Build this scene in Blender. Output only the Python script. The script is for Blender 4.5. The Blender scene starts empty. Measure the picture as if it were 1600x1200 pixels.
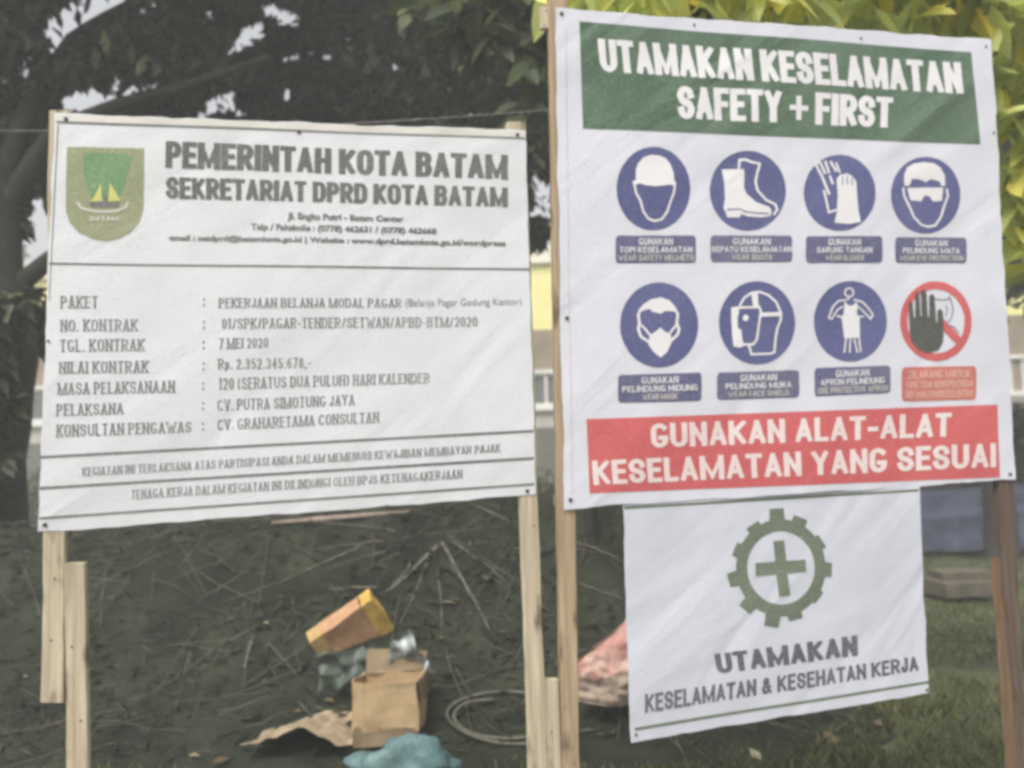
import bpy, math, random
import numpy as np
from mathutils import Vector, Matrix, noise
from mathutils.geometry import tessellate_polygon

random.seed(7)
SC = bpy.context.scene
COL = SC.collection

# ------------------------------------------------------------------ camera
FPX = 1400.0                      # focal length in photo pixels (1600 wide)
PITCH, ROLL = 5.0, -1.8
CAM_H = 1.5
camd = bpy.data.cameras.new('camera')
cam = bpy.data.objects.new('camera', camd)
COL.objects.link(cam)
camd.sensor_width = 36
camd.lens = FPX / 1600 * 36
camd.clip_start, camd.clip_end = 0.05, 1000
ROT = Matrix.Rotation(math.radians(90 + PITCH), 4, 'X') @ Matrix.Rotation(math.radians(ROLL), 4, 'Z')
cam.matrix_world = Matrix.Translation((0, 0, CAM_H)) @ ROT
SC.camera = cam
camd.dof.use_dof = True
camd.dof.focus_distance = 2.9
camd.dof.aperture_fstop = 1.9
SC.cycles.filter_width = 3.5
SC.cycles.max_bounces = 6
SC.cycles.transparent_max_bounces = 6

# ------------------------------------------------------------------ light
SUN_EL, SUN_AZ = 58.0, 208.0        # azimuth from +Y towards +X: high, behind the camera's left shoulder
SKY, SUN, EXPO = 0.15, 1.2, 0.76
w = bpy.data.worlds.new('World')
SC.world = w
w.use_nodes = True
nt = w.node_tree
bg = nt.nodes['Background']
sky = nt.nodes.new('ShaderNodeTexSky')
sky.sky_type = 'NISHITA'
sky.sun_disc = False
sky.sun_elevation = math.radians(SUN_EL)
sky.sun_rotation = math.radians(SUN_AZ)
sky.air_density = 1.0
sky.dust_density = 6.0
sky.ozone_density = 0.6
hs = nt.nodes.new('ShaderNodeHueSaturation')      # hazy, nearly white tropical sky
hs.inputs['Saturation'].default_value = 0.16
nt.links.new(sky.outputs[0], hs.inputs['Color'])
nt.links.new(hs.outputs[0], bg.inputs[0])
bg.inputs[1].default_value = SKY
sl = bpy.data.lights.new('sun', 'SUN')
sl.energy = SUN
sl.angle = math.radians(14)
sl.color = (1.0, 0.93, 0.82)
so = bpy.data.objects.new('sun', sl)
COL.objects.link(so)
sd = Vector((math.sin(math.radians(SUN_AZ)) * math.cos(math.radians(SUN_EL)),
             math.cos(math.radians(SUN_AZ)) * math.cos(math.radians(SUN_EL)),
             math.sin(math.radians(SUN_EL))))
so.rotation_euler = sd.to_track_quat('Z', 'Y').to_euler()
so.location = (-3, -4, 12)
SC.view_settings.view_transform = 'Standard'
SC.view_settings.look = 'None'
SC.view_settings.exposure = EXPO
SC.view_settings.gamma = 1

# ------------------------------------------------------------------ helpers
R3 = ROT.to_3x3()
ORG = Vector((0, 0, CAM_H))


def ray(px, py):
    return R3 @ Vector(((px - 800) / FPX, -(py - 600) / FPX, -1.0))


def at(px, py, dist):
    d = ray(px, py)
    return ORG + d * (dist / d.y)


def on_ground(px, py, z=0.0):
    d = ray(px, py)
    return ORG + d * ((z - CAM_H) / d.z)


R3T = R3.transposed()


def to_px(p):
    q = R3T @ (Vector(p) - ORG)
    return 800 + FPX * q.x / -q.z, 600 - FPX * q.y / -q.z


class Geo:
    def __init__(s):
        s.v, s.f = [], []

    def add(s, vs, fs):
        o = len(s.v)
        s.v.extend([tuple(p) for p in vs])
        s.f.extend([tuple(i + o for i in f) for f in fs])

    def box(s, c, sx, sy, sz, rot=None):
        c = Vector(c)
        vs = []
        for x in (-.5, .5):
            for y in (-.5, .5):
                for z in (-.5, .5):
                    p = Vector((x * sx, y * sy, z * sz))
                    if rot is not None:
                        p = rot @ p
                    vs.append(c + p)
        s.add(vs, [(0, 1, 3, 2), (4, 6, 7, 5), (0, 4, 5, 1), (2, 3, 7, 6), (0, 2, 6, 4), (1, 5, 7, 3)])

    def tube(s, pts, radii, n=8, cap=True):
        pts = [Vector(p) for p in pts]
        vs, fs = [], []
        up = Vector((0.13, 0.2, 1))
        for i, p in enumerate(pts):
            t = (pts[min(i + 1, len(pts) - 1)] - pts[max(i - 1, 0)]).normalized()
            a = t.cross(up)
            if a.length < 1e-3:
                a = t.cross(Vector((1, 0, 0)))
            a.normalize()
            b = t.cross(a)
            r = radii[i] if hasattr(radii, '__len__') else radii
            for k in range(n):
                th = 2 * math.pi * k / n
                vs.append(p + a * math.cos(th) * r + b * math.sin(th) * r)
        for i in range(len(pts) - 1):
            for k in range(n):
                fs.append((i * n + k, i * n + (k + 1) % n, (i + 1) * n + (k + 1) % n, (i + 1) * n + k))
        if cap:
            fs.append(tuple(range(n)))
            fs.append(tuple(range((len(pts) - 1) * n, len(pts) * n)))
        s.add(vs, fs)

    def build(s, name, mat, parent=None, smooth=False):
        off = parent_origin(parent)
        me = bpy.data.meshes.new(name)
        me.from_pydata([(x - off[0], y - off[1], z - off[2]) for x, y, z in s.v], [], s.f)
        me.materials.append(mat)
        if smooth:
            me.polygons.foreach_set('use_smooth', [True] * len(me.polygons))
        me.update()
        o = bpy.data.objects.new(name, me)
        COL.objects.link(o)
        if parent is not None:
            o.parent = parent
        return o


def parent_origin(p):
    v = Vector((0, 0, 0))
    while p is not None:
        v += p.location
        p = p.parent
    return v


def thing(name, label, cat, loc, group=None):
    o = bpy.data.objects.new(name, None)
    o.empty_display_size = 0.1
    COL.objects.link(o)
    o.location = loc
    o['label'] = label
    o['category'] = cat
    if group:
        o['group'] = group
    return o


def tag(o, label, cat, group=None, kind=None):
    o['label'] = label
    o['category'] = cat
    if group:
        o['group'] = group
    if kind:
        o['kind'] = kind
    return o


def recenter(o):
    """put a single-mesh thing's origin at its base centre"""
    me = o.data
    n = len(me.vertices)
    a = np.empty(n * 3)
    me.vertices.foreach_get('co', a)
    a = a.reshape(-1, 3)
    c = (a.min(0) + a.max(0)) / 2
    c[2] = a[:, 2].min()
    me.vertices.foreach_set('co', (a - c).ravel())
    o.location = Vector(o.location) + Vector(c)
    me.update()
    return o


# ------------------------------------------------------------------ materials
def new_mat(name):
    m = bpy.data.materials.new(name)
    m.use_nodes = True
    return m, m.node_tree, m.node_tree.nodes['Principled BSDF']


def N(nt, typ, **kw):
    n = nt.nodes.new(typ)
    for k, v in kw.items():
        if k in n.inputs.keys():
            n.inputs[k].default_value = v
        else:
            setattr(n, k, v)
    return n


def ramp(nt, stops):
    r = nt.nodes.new('ShaderNodeValToRGB')
    el = r.color_ramp.elements
    while len(el) < len(stops):
        el.new(0.5)
    for e, (p, c) in zip(el, stops):
        e.position = p
        e.color = (c[0], c[1], c[2], 1)
    return r


def surf(name, c1, c2, scale=8, rough=0.7, bump=0.0, bscale=None, stretch=None, spec=0.3, detail=6, lo=.35, hi=.65, bdist=.01):
    """two-tone noise surface with bump"""
    m, nt, p = new_mat(name)
    co = N(nt, 'ShaderNodeTexCoord').outputs['Object']
    if stretch:
        mp = N(nt, 'ShaderNodeMapping')
        mp.inputs['Scale'].default_value = stretch
        nt.links.new(co, mp.inputs['Vector'])
        co = mp.outputs[0]
    n = N(nt, 'ShaderNodeTexNoise', Scale=scale, Detail=detail, Roughness=.6)
    nt.links.new(co, n.inputs['Vector'])
    r = ramp(nt, [(lo, c1), (hi, c2)])
    nt.links.new(n.outputs['Fac'], r.inputs[0])
    nt.links.new(r.outputs[0], p.inputs['Base Color'])
    p.inputs['Roughness'].default_value = rough
    p.inputs['Specular IOR Level'].default_value = spec
    if bump:
        n2 = N(nt, 'ShaderNodeTexNoise', Scale=bscale or scale * 3, Detail=5)
        nt.links.new(co, n2.inputs['Vector'])
        b = N(nt, 'ShaderNodeBump', Strength=bump, Distance=bdist)
        nt.links.new(n2.outputs['Fac'], b.inputs['Height'])
        nt.links.new(b.outputs[0], p.inputs['Normal'])
    return m


def vinyl(name, col, col2=None, wear=None, wear_amt=0.42, rough=.5, crease=0.17):
    """printed vinyl: ink with fine grain, ink loss, soft creases"""
    m, nt, p = new_mat(name)
    co = N(nt, 'ShaderNodeTexCoord').outputs['Object']
    col2 = col2 or tuple(c * .9 for c in col)
    big = N(nt, 'ShaderNodeTexNoise', Scale=3.0, Detail=4)
    nt.links.new(co, big.inputs['Vector'])
    r = ramp(nt, [(.38, col2), (.62, col)])
    nt.links.new(big.outputs['Fac'], r.inputs[0])
    fine = N(nt, 'ShaderNodeTexNoise', Scale=150.0, Detail=3, Roughness=.75)
    nt.links.new(co, fine.inputs['Vector'])
    out = r.outputs[0]
    tgt = wear or tuple(c * .8 for c in col)
    mr = N(nt, 'ShaderNodeMapRange')
    mr.inputs['From Min'].default_value = .5 if wear else .42
    mr.inputs['From Max'].default_value = .72
    mr.inputs['To Max'].default_value = wear_amt
    nt.links.new(fine.outputs['Fac'], mr.inputs['Value'])
    mx = N(nt, 'ShaderNodeMix', data_type='RGBA')
    nt.links.new(mr.outputs[0], mx.inputs[0])
    nt.links.new(out, mx.inputs[6])
    mx.inputs[7].default_value = (*tgt, 1)
    nt.links.new(mx.outputs[2], p.inputs['Base Color'])
    p.inputs['Roughness'].default_value = rough
    p.inputs['Specular IOR Level'].default_value = .25
    # creases: stretched diagonal noise + weave grain
    mp = N(nt, 'ShaderNodeMapping')
    mp.vector_type = 'TEXTURE'
    mp.inputs['Rotation'].default_value = (0, math.radians(-40), 0)
    mp.inputs['Scale'].default_value = (1.5, 1.0, .36)
    nt.links.new(co, mp.inputs['Vector'])
    cr = N(nt, 'ShaderNodeTexNoise', Scale=1.6, Detail=2.5, Distortion=.9)
    nt.links.new(mp.outputs[0], cr.inputs['Vector'])
    b1 = N(nt, 'ShaderNodeBump', Strength=crease, Distance=.06)
    nt.links.new(cr.outputs['Fac'], b1.inputs['Height'])
    b2 = N(nt, 'ShaderNodeBump', Strength=.5, Distance=.004)
    nt.links.new(fine.outputs['Fac'], b2.inputs['Height'])
    nt.links.new(b1.outputs[0], b2.inputs['Normal'])
    nt.links.new(b2.outputs[0], p.inputs['Normal'])
    return m


def leaf_mat(name, stops, transl=.35, rough=.5, glow=1.5):
    m, nt, p = new_mat(name)
    g = N(nt, 'ShaderNodeNewGeometry')
    r = ramp(nt, stops)
    nt.links.new(g.outputs['Random Per Island'], r.inputs[0])
    nt.links.new(r.outputs[0], p.inputs['Base Color'])
    p.inputs['Roughness'].default_value = rough
    p.inputs['Specular IOR Level'].default_value = .25
    t = N(nt, 'ShaderNodeBsdfTranslucent')
    hs = N(nt, 'ShaderNodeHueSaturation', Saturation=1.05, Value=glow)
    nt.links.new(r.outputs[0], hs.inputs['Color'])
    nt.links.new(hs.outputs[0], t.inputs[0])
    mx = N(nt, 'ShaderNodeMixShader')
    mx.inputs[0].default_value = transl
    nt.links.new(p.outputs[0], mx.inputs[1])
    nt.links.new(t.outputs[0], mx.inputs[2])
    nt.links.new(mx.outputs[0], nt.nodes['Material Output'].inputs[0])
    return m


def wood(name, c1, c2, knot=(.08, .05, .03)):
    m, nt, p = new_mat(name)
    co = N(nt, 'ShaderNodeTexCoord').outputs['Object']
    mp = N(nt, 'ShaderNodeMapping')
    mp.inputs['Scale'].default_value = (60, 60, 3)
    nt.links.new(co, mp.inputs['Vector'])
    n = N(nt, 'ShaderNodeTexNoise', Scale=1.0, Detail=6)
    nt.links.new(mp.outputs[0], n.inputs['Vector'])
    r = ramp(nt, [(.3, c1), (.7, c2)])
    nt.links.new(n.outputs['Fac'], r.inputs[0])
    mp2 = N(nt, 'ShaderNodeMapping')
    mp2.inputs['Scale'].default_value = (22, 22, 7)
    nt.links.new(co, mp2.inputs['Vector'])
    k = N(nt, 'ShaderNodeTexNoise', Scale=1.0, Detail=2)
    nt.links.new(mp2.outputs[0], k.inputs['Vector'])
    mr = N(nt, 'ShaderNodeMapRange')
    mr.inputs['From Min'].default_value = .57
    mr.inputs['From Max'].default_value = .72
    mr.inputs['To Max'].default_value = .75
    nt.links.new(k.outputs['Fac'], mr.inputs['Value'])
    mx = N(nt, 'ShaderNodeMix', data_type='RGBA')
    nt.links.new(mr.outputs[0], mx.inputs[0])
    nt.links.new(r.outputs[0], mx.inputs[6])
    mx.inputs[7].default_value = (*knot, 1)
    nt.links.new(mx.outputs[2], p.inputs['Base Color'])
    p.inputs['Roughness'].default_value = .8
    p.inputs['Specular IOR Level'].default_value = .2
    b = N(nt, 'ShaderNodeBump', Strength=.5, Distance=.003)
    nt.links.new(n.outputs['Fac'], b.inputs['Height'])
    nt.links.new(b.outputs[0], p.inputs['Normal'])
    return m


WHITE = (.695, .705, .735)
M = {
    'sheet': vinyl('vinyl_sheet', WHITE, (.645, .652, .68), wear_amt=.6),
    'sheet_cool': vinyl('vinyl_sheet_cool', (.665, .665, .735), (.615, .615, .68), wear_amt=.6),
    'sheet_grey': vinyl('vinyl_sheet_grey', (.60, .61, .685), (.555, .565, .63), wear_amt=.5, crease=.26),
    'hem': vinyl('vinyl_hem', (.68, .655, .61), (.60, .575, .53), wear_amt=.4),
    'ink': vinyl('ink_black', (.115, .112, .11), (.14, .138, .135), WHITE, .22),
    'ink_thin': vinyl('ink_thin', (.15, .148, .15), (.23, .228, .23), WHITE, .3),
    'ink_small': vinyl('ink_small', (.14, .14, .14), (.19, .19, .19), WHITE, .4),
    'ink_navy': vinyl('ink_navy', (.085, .088, .115), (.12, .122, .15), WHITE, .28),
    'green': vinyl('ink_green', (.07, .125, .078), (.10, .16, .105), (.5, .55, .5), .28, crease=.5, rough=.34),
    'red': vinyl('ink_red', (.58, .12, .125), (.50, .095, .105), (.75, .45, .42), .3),
    'blue': vinyl('ink_blue', (.085, .092, .22), (.105, .112, .25), (.55, .55, .62), .2),
    'plate': vinyl('ink_plate', (.10, .10, .20), (.13, .13, .215), (.6, .6, .62), .3),
    'plate_red': vinyl('ink_plate_red', (.56, .18, .13), (.46, .14, .13), (.75, .5, .45), .3),
    'white_ink': vinyl('white_ink', (.77, .75, .77), (.71, .69, .71), wear_amt=.4),
    'pinkish_ink': vinyl('pinkish_ink', (.78, .68, .67), (.72, .58, .57), wear_amt=.4),
    'faint_ink': vinyl('faint_ink', (.60, .57, .52), (.48, .46, .43), wear_amt=.5),
    'pink_ink': vinyl('pink_ink', (.72, .46, .40), (.64, .36, .32), wear_amt=.4),
    'gear': vinyl('ink_gear_green', (.115, .145, .10), (.15, .18, .13), WHITE, .22),
    'shield': vinyl('ink_shield', (.27, .29, .16), (.31, .32, .20), WHITE, .3),
    'shield_green': vinyl('ink_shield_green', (.15, .27, .12), (.20, .31, .17), WHITE, .3),
    'sail': vinyl('ink_sail', (.60, .58, .18), (.52, .52, .20), WHITE, .3),
    'hand': vinyl('ink_hand', (.07, .07, .062), (.09, .09, .08), (.4, .4, .4), .25),
    'wood_pale': wood('wood_pale', (.34, .285, .20), (.60, .52, .385)),
    'wood_warm': wood('wood_warm', (.28, .20, .125), (.48, .37, .25)),
    'wood_grey': wood('wood_grey', (.20, .155, .105), (.33, .27, .19)),
    'wood_dark': wood('wood_dark', (.085, .062, .05), (.16, .12, .095)),
    'wood_brown': wood('wood_brown', (.12, .075, .045), (.20, .13, .08)),
    'metal': surf('dark_metal', (.05, .05, .05), (.10, .08, .07), 60, .5),
    'bark': surf('bark', (.018, .019, .015), (.04, .038, .03), 12, .9, .6, 30),
    'tarp': None,
}


def tarp_mat():
    m, nt, p = new_mat('dark_soil')
    co = N(nt, 'ShaderNodeTexCoord').outputs['Object']
    n = N(nt, 'ShaderNodeTexNoise', Scale=2.2, Detail=8, Roughness=.65)
    nt.links.new(co, n.inputs['Vector'])
    r = ramp(nt, [(.33, (.010, .012, .008)), (.55, (.023, .028, .017)), (.75, (.045, .050, .030))])
    nt.links.new(n.outputs['Fac'], r.inputs[0])
    f = N(nt, 'ShaderNodeTexNoise', Scale=90, Detail=3)
    nt.links.new(co, f.inputs['Vector'])
    mr = N(nt, 'ShaderNodeMapRange')
    mr.inputs['From Min'].default_value = .64
    mr.inputs['From Max'].default_value = .74
    mr.inputs['To Max'].default_value = .5
    nt.links.new(f.outputs['Fac'], mr.inputs['Value'])
    mx = N(nt, 'ShaderNodeMix', data_type='RGBA')
    nt.links.new(mr.outputs[0], mx.inputs[0])
    nt.links.new(r.outputs[0], mx.inputs[6])
    mx.inputs[7].default_value = (.22, .21, .18, 1)
    nt.links.new(mx.outputs[2], p.inputs['Base Color'])
    p.inputs['Roughness'].default_value = .9
    p.inputs['Specular IOR Level'].default_value = .15
    w = N(nt, 'ShaderNodeTexNoise', Scale=9, Detail=6, Distortion=1.2)
    nt.links.new(co, w.inputs['Vector'])
    b = N(nt, 'ShaderNodeBump', Strength=.6, Distance=.03)
    nt.links.new(w.outputs['Fac'], b.inputs['Height'])
    nt.links.new(b.outputs[0], p.inputs['Normal'])
    return m


M['tarp'] = tarp_mat()

# ------------------------------------------------------------------ lettering
def arc(cx, cy, rx, ry, a0, a1, n=9):
    return [(cx + rx * math.cos(math.radians(a0 + (a1 - a0) * i / n)),
             cy + ry * math.sin(math.radians(a0 + (a1 - a0) * i / n))) for i in range(n + 1)]


ST = [(0, 0), (0, 1)]
P_BOWL = [(0, 1), (.55, 1)] + arc(.55, .74, .45, .26, 90, -90)[1:] + [(0, .48)]
C_BODY = arc(.5, .7, .5, .3, 22, 180) + arc(.5, .3, .5, .3, 180, 338)
G_BODY = arc(.5, .72, .5, .28, 38, 180) + arc(.5, .3, .5, .3, 180, 360) + [(1, .38)]
O_BODY = arc(.5, .68, .5, .32, 0, 180) + arc(.5, .32, .5, .32, 180, 360) + [(1, .68)]
GL = {
    'A': (1.0, [[(0, 0), (.5, 1)], [(.5, 1), (1, 0)], [(.22, .27), (.78, .27)]]),
    'B': (.95, [ST, [(0, 1), (.6, 1)] + arc(.6, .77, .36, .23, 90, -90)[1:] + [(0, .54)],
                [(0, .54), (.62, .54)] + arc(.62, .27, .38, .27, 90, -90)[1:] + [(0, 0)]]),
    'C': (.95, [C_BODY]),
    'D': (.98, [ST, [(0, 1), (.5, 1)] + arc(.5, .65, .5, .35, 90, 0)[1:] + arc(.5, .35, .5, .35, 0, -90) + [(0, 0)]]),
    'E': (.78, [ST, [(0, 1), (1, 1)], [(0, .52), (.85, .52)], [(0, 0), (1, 0)]]),
    'F': (.75, [ST, [(0, 1), (1, 1)], [(0, .5), (.85, .5)]]),
    'G': (1.0, [G_BODY, [(1, .38), (.62, .38)]]),
    'H': (1.0, [ST, [(1, 0), (1, 1)], [(0, .52), (1, .52)]]),
    'I': (0.0, [[(.5, 0), (.5, 1)]]),
    'J': (.6, [[(1, 1), (1, .3)] + arc(.5, .3, .5, .3, 0, -180)[1:]]),
    'K': (1.0, [ST, [(1, 1), (.08, .42)], [(.3, .6), (1, 0)]]),
    'L': (.72, [ST, [(0, 0), (1, 0)]]),
    'M': (1.55, [ST, [(0, 1), (.5, .06)], [(.5, .06), (1, 1)], [(1, 1), (1, 0)]]),
    '&': (1.1, [[(1, 0), (.2, .72), (.22, .9), (.45, 1), (.68, .9), (.68, .72), (.15, .42), (.02, .25), (.12, .06), (.4, 0), (.7, .1), (.95, .42)]]),
    'N': (1.0, [ST, [(0, 1), (1, 0)], [(1, 0), (1, 1)]]),
    'O': (1.0, [O_BODY]),
    'P': (.9, [ST, P_BOWL]),
    'R': (.98, [ST, P_BOWL, [(.5, .48), (1, 0)]]),
    'S': (.92, [arc(.5, .74, .5, .26, 5, 180) + [(.12, .58), (.88, .42)] + arc(.5, .26, .5, .26, 0, -175)]),
    'T': (.88, [[(.5, 0), (.5, 1)], [(0, 1), (1, 1)]]),
    'U': (1.0, [[(0, 1), (0, .3)] + arc(.5, .3, .5, .3, 180, 360)[1:] + [(1, 1)]]),
    'V': (1.0, [[(0, 1), (.5, 0)], [(.5, 0), (1, 1)]]),
    'W': (1.7, [[(0, 1), (.26, 0)], [(.26, 0), (.5, .8)], [(.5, .8), (.74, 0)], [(.74, 0), (1, 1)]]),
    'X': (1.0, [[(0, 0), (1, 1)], [(0, 1), (1, 0)]]), 'Z': (.9, [[(0, 1), (1, 1)], [(1, 1), (0, 0)], [(0, 0), (1, 0)]]),
    'Y': (1.0, [[(0, 1), (.5, .45)], [(1, 1), (.5, .45)], [(.5, .45), (.5, 0)]]),
    'p': (.62, [[(0, -.22), (0, .66)], [(0, .66), (.5, .66)] + arc(.5, .33, .5, .33, 90, -90)[1:] + [(0, 0)]]),
    '0': (.75, [O_BODY]),
    '1': (.4, [[(.6, 0), (.6, 1)], [(.1, .8), (.6, 1)]]),
    '2': (.75, [arc(.5, .7, .5, .3, 165, -25) + [(0, 0)], [(0, 0), (1, 0)]]),
    '3': (.75, [arc(.45, .75, .5, .25, 150, -90), arc(.45, .25, .55, .25, 90, -150)]),
    '4': (.8, [[(.75, 0), (.75, 1)], [(.75, 1), (0, .3)], [(0, .3), (1, .3)]]),
    '5': (.75, [[(.95, 1), (.15, 1)], [(.15, 1), (.1, .55), (.5, .62)] + arc(.5, .31, .5, .31, 75, -150)]),
    '6': (.75, [arc(.5, .3, .5, .3, 0, 360, 14), [(0, .32), (.15, .75), (.75, 1)]]),
    '7': (.75, [[(0, 1), (1, 1)], [(1, 1), (.35, 0)]]),
    '8': (.75, [arc(.5, .76, .42, .24, 0, 360, 14), arc(.5, .26, .5, .26, 0, 360, 14)]),
    '.': (.05, [[(.5, 0), (.5, .04)]]),
    ',': (.05, [[(.5, .05), (.2, -.15)]]),
    ':': (.05, [[(.5, .08), (.5, .12)], [(.5, .6), (.5, .64)]]),
    '-': (.4, [[(0, .42), (1, .42)]]),
    '/': (.5, [[(0, 0), (1, 1)]]),
    '(': (.3, [arc(1, .5, .9, .6, 120, 240)]),
    ')': (.3, [arc(0, .5, .9, .6, 60, -60)]),
    '+': (.8, [[(.5, .18), (.5, .82)], [(0, .5), (1, .5)]]),
}
STYLE = {   # width factor, vertical stroke, horizontal stroke, gap, space, serif
    'block': dict(w=.42, tv=.285, th=.18, gap=.036, sp=.27, serif=0),
    'sans': dict(w=.52, tv=.25, th=.185, gap=.085, sp=.36, serif=0),
    'heavy': dict(w=.50, tv=.31, th=.20, gap=.07, sp=.3, serif=0),
    'small': dict(w=.60, tv=.19, th=.15, gap=.13, sp=.36, serif=0),
    'roman': dict(w=.50, tv=.185, th=.09, gap=.16, sp=.34, serif=.06),
}


def stroke_poly(pts, tv, th, lo=-.3, hi=1.0):
    """thick polyline whose weight follows its direction; returns verts (2D), faces"""
    pts = [Vector(p) for p in pts]
    closed = (pts[0] - pts[-1]).length < 1e-6
    n = len(pts)
    seg = [(pts[i + 1] - pts[i]) for i in range(n - 1)]
    dirs = [s.normalized() if s.length > 1e-9 else Vector((0, 1)) for s in seg]
    if not closed:
        d = dirs[0]
        pts[0] = pts[0] - d * (th * .5 * d.y ** 2 + tv * .5 * d.x ** 2)
        d = dirs[-1]
        pts[-1] = pts[-1] + d * (th * .5 * d.y ** 2 + tv * .5 * d.x ** 2)
    L, Rr = [], []
    for i in range(n):
        if closed:
            d0, d1 = dirs[(i - 1) % (n - 1)], dirs[i % (n - 1)]
        else:
            d0, d1 = dirs[max(i - 1, 0)], dirs[min(i, n - 2)]
        t = d0 + d1
        t = t.normalized() if t.length > 1e-6 else d0
        h = .5 * (tv * t.y ** 2 + th * t.x ** 2)
        c = max(.45, t.dot(d0))
        nn = Vector((-t.y, t.x)) * (h / c)
        L.append(pts[i] + nn)
        Rr.append(pts[i] - nn)
    vs = []
    for a, b in zip(L, Rr):
        vs += [(a.x, min(max(a.y, lo), hi)), (b.x, min(max(b.y, lo), hi))]
    fs = [(2 * i, 2 * i + 1, 2 * i + 3, 2 * i + 2) for i in range(n - 1)]
    return vs, fs


DIAG = {'M': .6, 'N': .8, 'W': .6, 'A': .88, 'K': .92, 'V': .9, 'Y': .9, 'R': .95}


def stroke_text(text, style):
    """list of (verts2d, faces, level); x runs 0..1 over the line, y 0..1 over cap height"""
    S = STYLE[style]
    x = 0
    out = []
    for ch in text:
        if ch == ' ':
            x += S['sp']
            continue
        gw, strokes = GL[ch]
        W = S['w'] * gw + S['tv']
        for k, st in enumerate(strokes):
            pts = [(x + S['tv'] / 2 + u * (W - S['tv']), S['th'] / 2 + v * (1 - S['th'])) for u, v in st]
            low = 0.0 if ch not in ',()p' else -.3
            wt = 1.0
            if len(st) == 2 and abs(st[0][0] - st[1][0]) > .05 and abs(st[0][1] - st[1][1]) > .05:
                wt = DIAG.get(ch, 1.0)
            fine = [pts[0]]
            for a, b in zip(pts[:-1], pts[1:]):
                m_ = max(1, int(math.hypot(b[0] - a[0], b[1] - a[1]) / .09)) if len(st) < 5 else 1
                fine += [(a[0] + (b[0] - a[0]) * i / m_, a[1] + (b[1] - a[1]) * i / m_) for i in range(1, m_ + 1)]
            vs, fs = stroke_poly(fine, S['tv'] * wt, S['th'], low)
            out.append([vs, fs, k])
            if S['serif'] and ch not in '.,:-/()+' and len(st) == 2:
                for e, o in ((pts[0], pts[1]), (pts[1], pts[0])):
                    if abs(e[1] - o[1]) > .5 and (e[1] < .1 or e[1] > .9):
                        yy = 0 if e[1] < .5 else 1 - S['serif']
                        hw = S['tv'] * .5 + .085
                        out.append([[(e[0] - hw, yy), (e[0] + hw, yy), (e[0] + hw, yy + S['serif'] * 1.3), (e[0] - hw, yy + S['serif'] * 1.3)],
                                    [(0, 1, 2, 3)], k + 4])
        x += W + S['gap']
    tot = x - S['gap']
    for g in out:
        g[0] = [(a / tot, b) for a, b in g[0]]
    return out


_fc = {}


def font_text(text, bold=.02):
    key = (text, bold)
    if key in _fc:
        return _fc[key]

    def raw(t):
        cu = bpy.data.curves.new('tmp', 'FONT')
        cu.body = t
        cu.size = 1
        cu.dimensions = '2D'
        cu.fill_mode = 'FRONT'
        cu.offset = bold
        cu.resolution_u = 3
        ob = bpy.data.objects.new('tmp', cu)
        COL.objects.link(ob)
        bpy.context.view_layer.update()
        me = bpy.data.meshes.new_from_object(ob.evaluated_get(bpy.context.evaluated_depsgraph_get()))
        vs = [(v.co.x, v.co.y) for v in me.vertices]
        fs = [tuple(p.vertices) for p in me.polygons]
        bpy.data.objects.remove(ob)
        bpy.data.curves.remove(cu)
        bpy.data.meshes.remove(me)
        return vs, fs
    hv, _ = raw('H')
    y0, y1 = min(v[1] for v in hv), max(v[1] for v in hv)
    vs, fs = raw(text)
    x0, x1 = min(v[0] for v in vs), max(v[0] for v in vs)
    vs = [((a - x0) / (x1 - x0), (b - y0) / (y1 - y0)) for a, b in vs]
    _fc[key] = [[vs, fs, 0]]
    return _fc[key]


HAZE = 0.010


def build_haze():  # added even volume: lifts the dark tones and lowers contrast everywhere
    g = Geo()
    g.box((0, 60, 6.5), 236, 236, 16)
    m = bpy.data.materials.new('haze')
    m.use_nodes = True
    nt = m.node_tree
    nt.nodes.remove(nt.nodes['Principled BSDF'])
    v = nt.nodes.new('ShaderNodeVolumePrincipled')
    v.inputs['Color'].default_value = (.95, .96, .95, 1)
    v.inputs['Density'].default_value = HAZE
    nt.links.new(v.outputs[0], nt.nodes['Material Output'].inputs['Volume'])
    o = g.build('haze', m)
    o['kind'] = 'stuff'
    o['label'] = 'thin pale haze added around the whole place to lift its dark tones'
    o['category'] = 'haze'


# ------------------------------------------------------------------ sign plane
YAW = math.radians(13.2)
PL_O = Vector((0, 2.95, 0))
PL_N = Vector((math.sin(YAW), -math.cos(YAW), 0))      # towards the camera
PL_X = Vector((math.cos(YAW), math.sin(YAW), 0))


def hit(px, py, off=0.0):
    d = ray(px, py)
    t = (PL_O + PL_N * off - ORG).dot(PL_N) / d.dot(PL_N)
    return ORG + d * t


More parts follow.
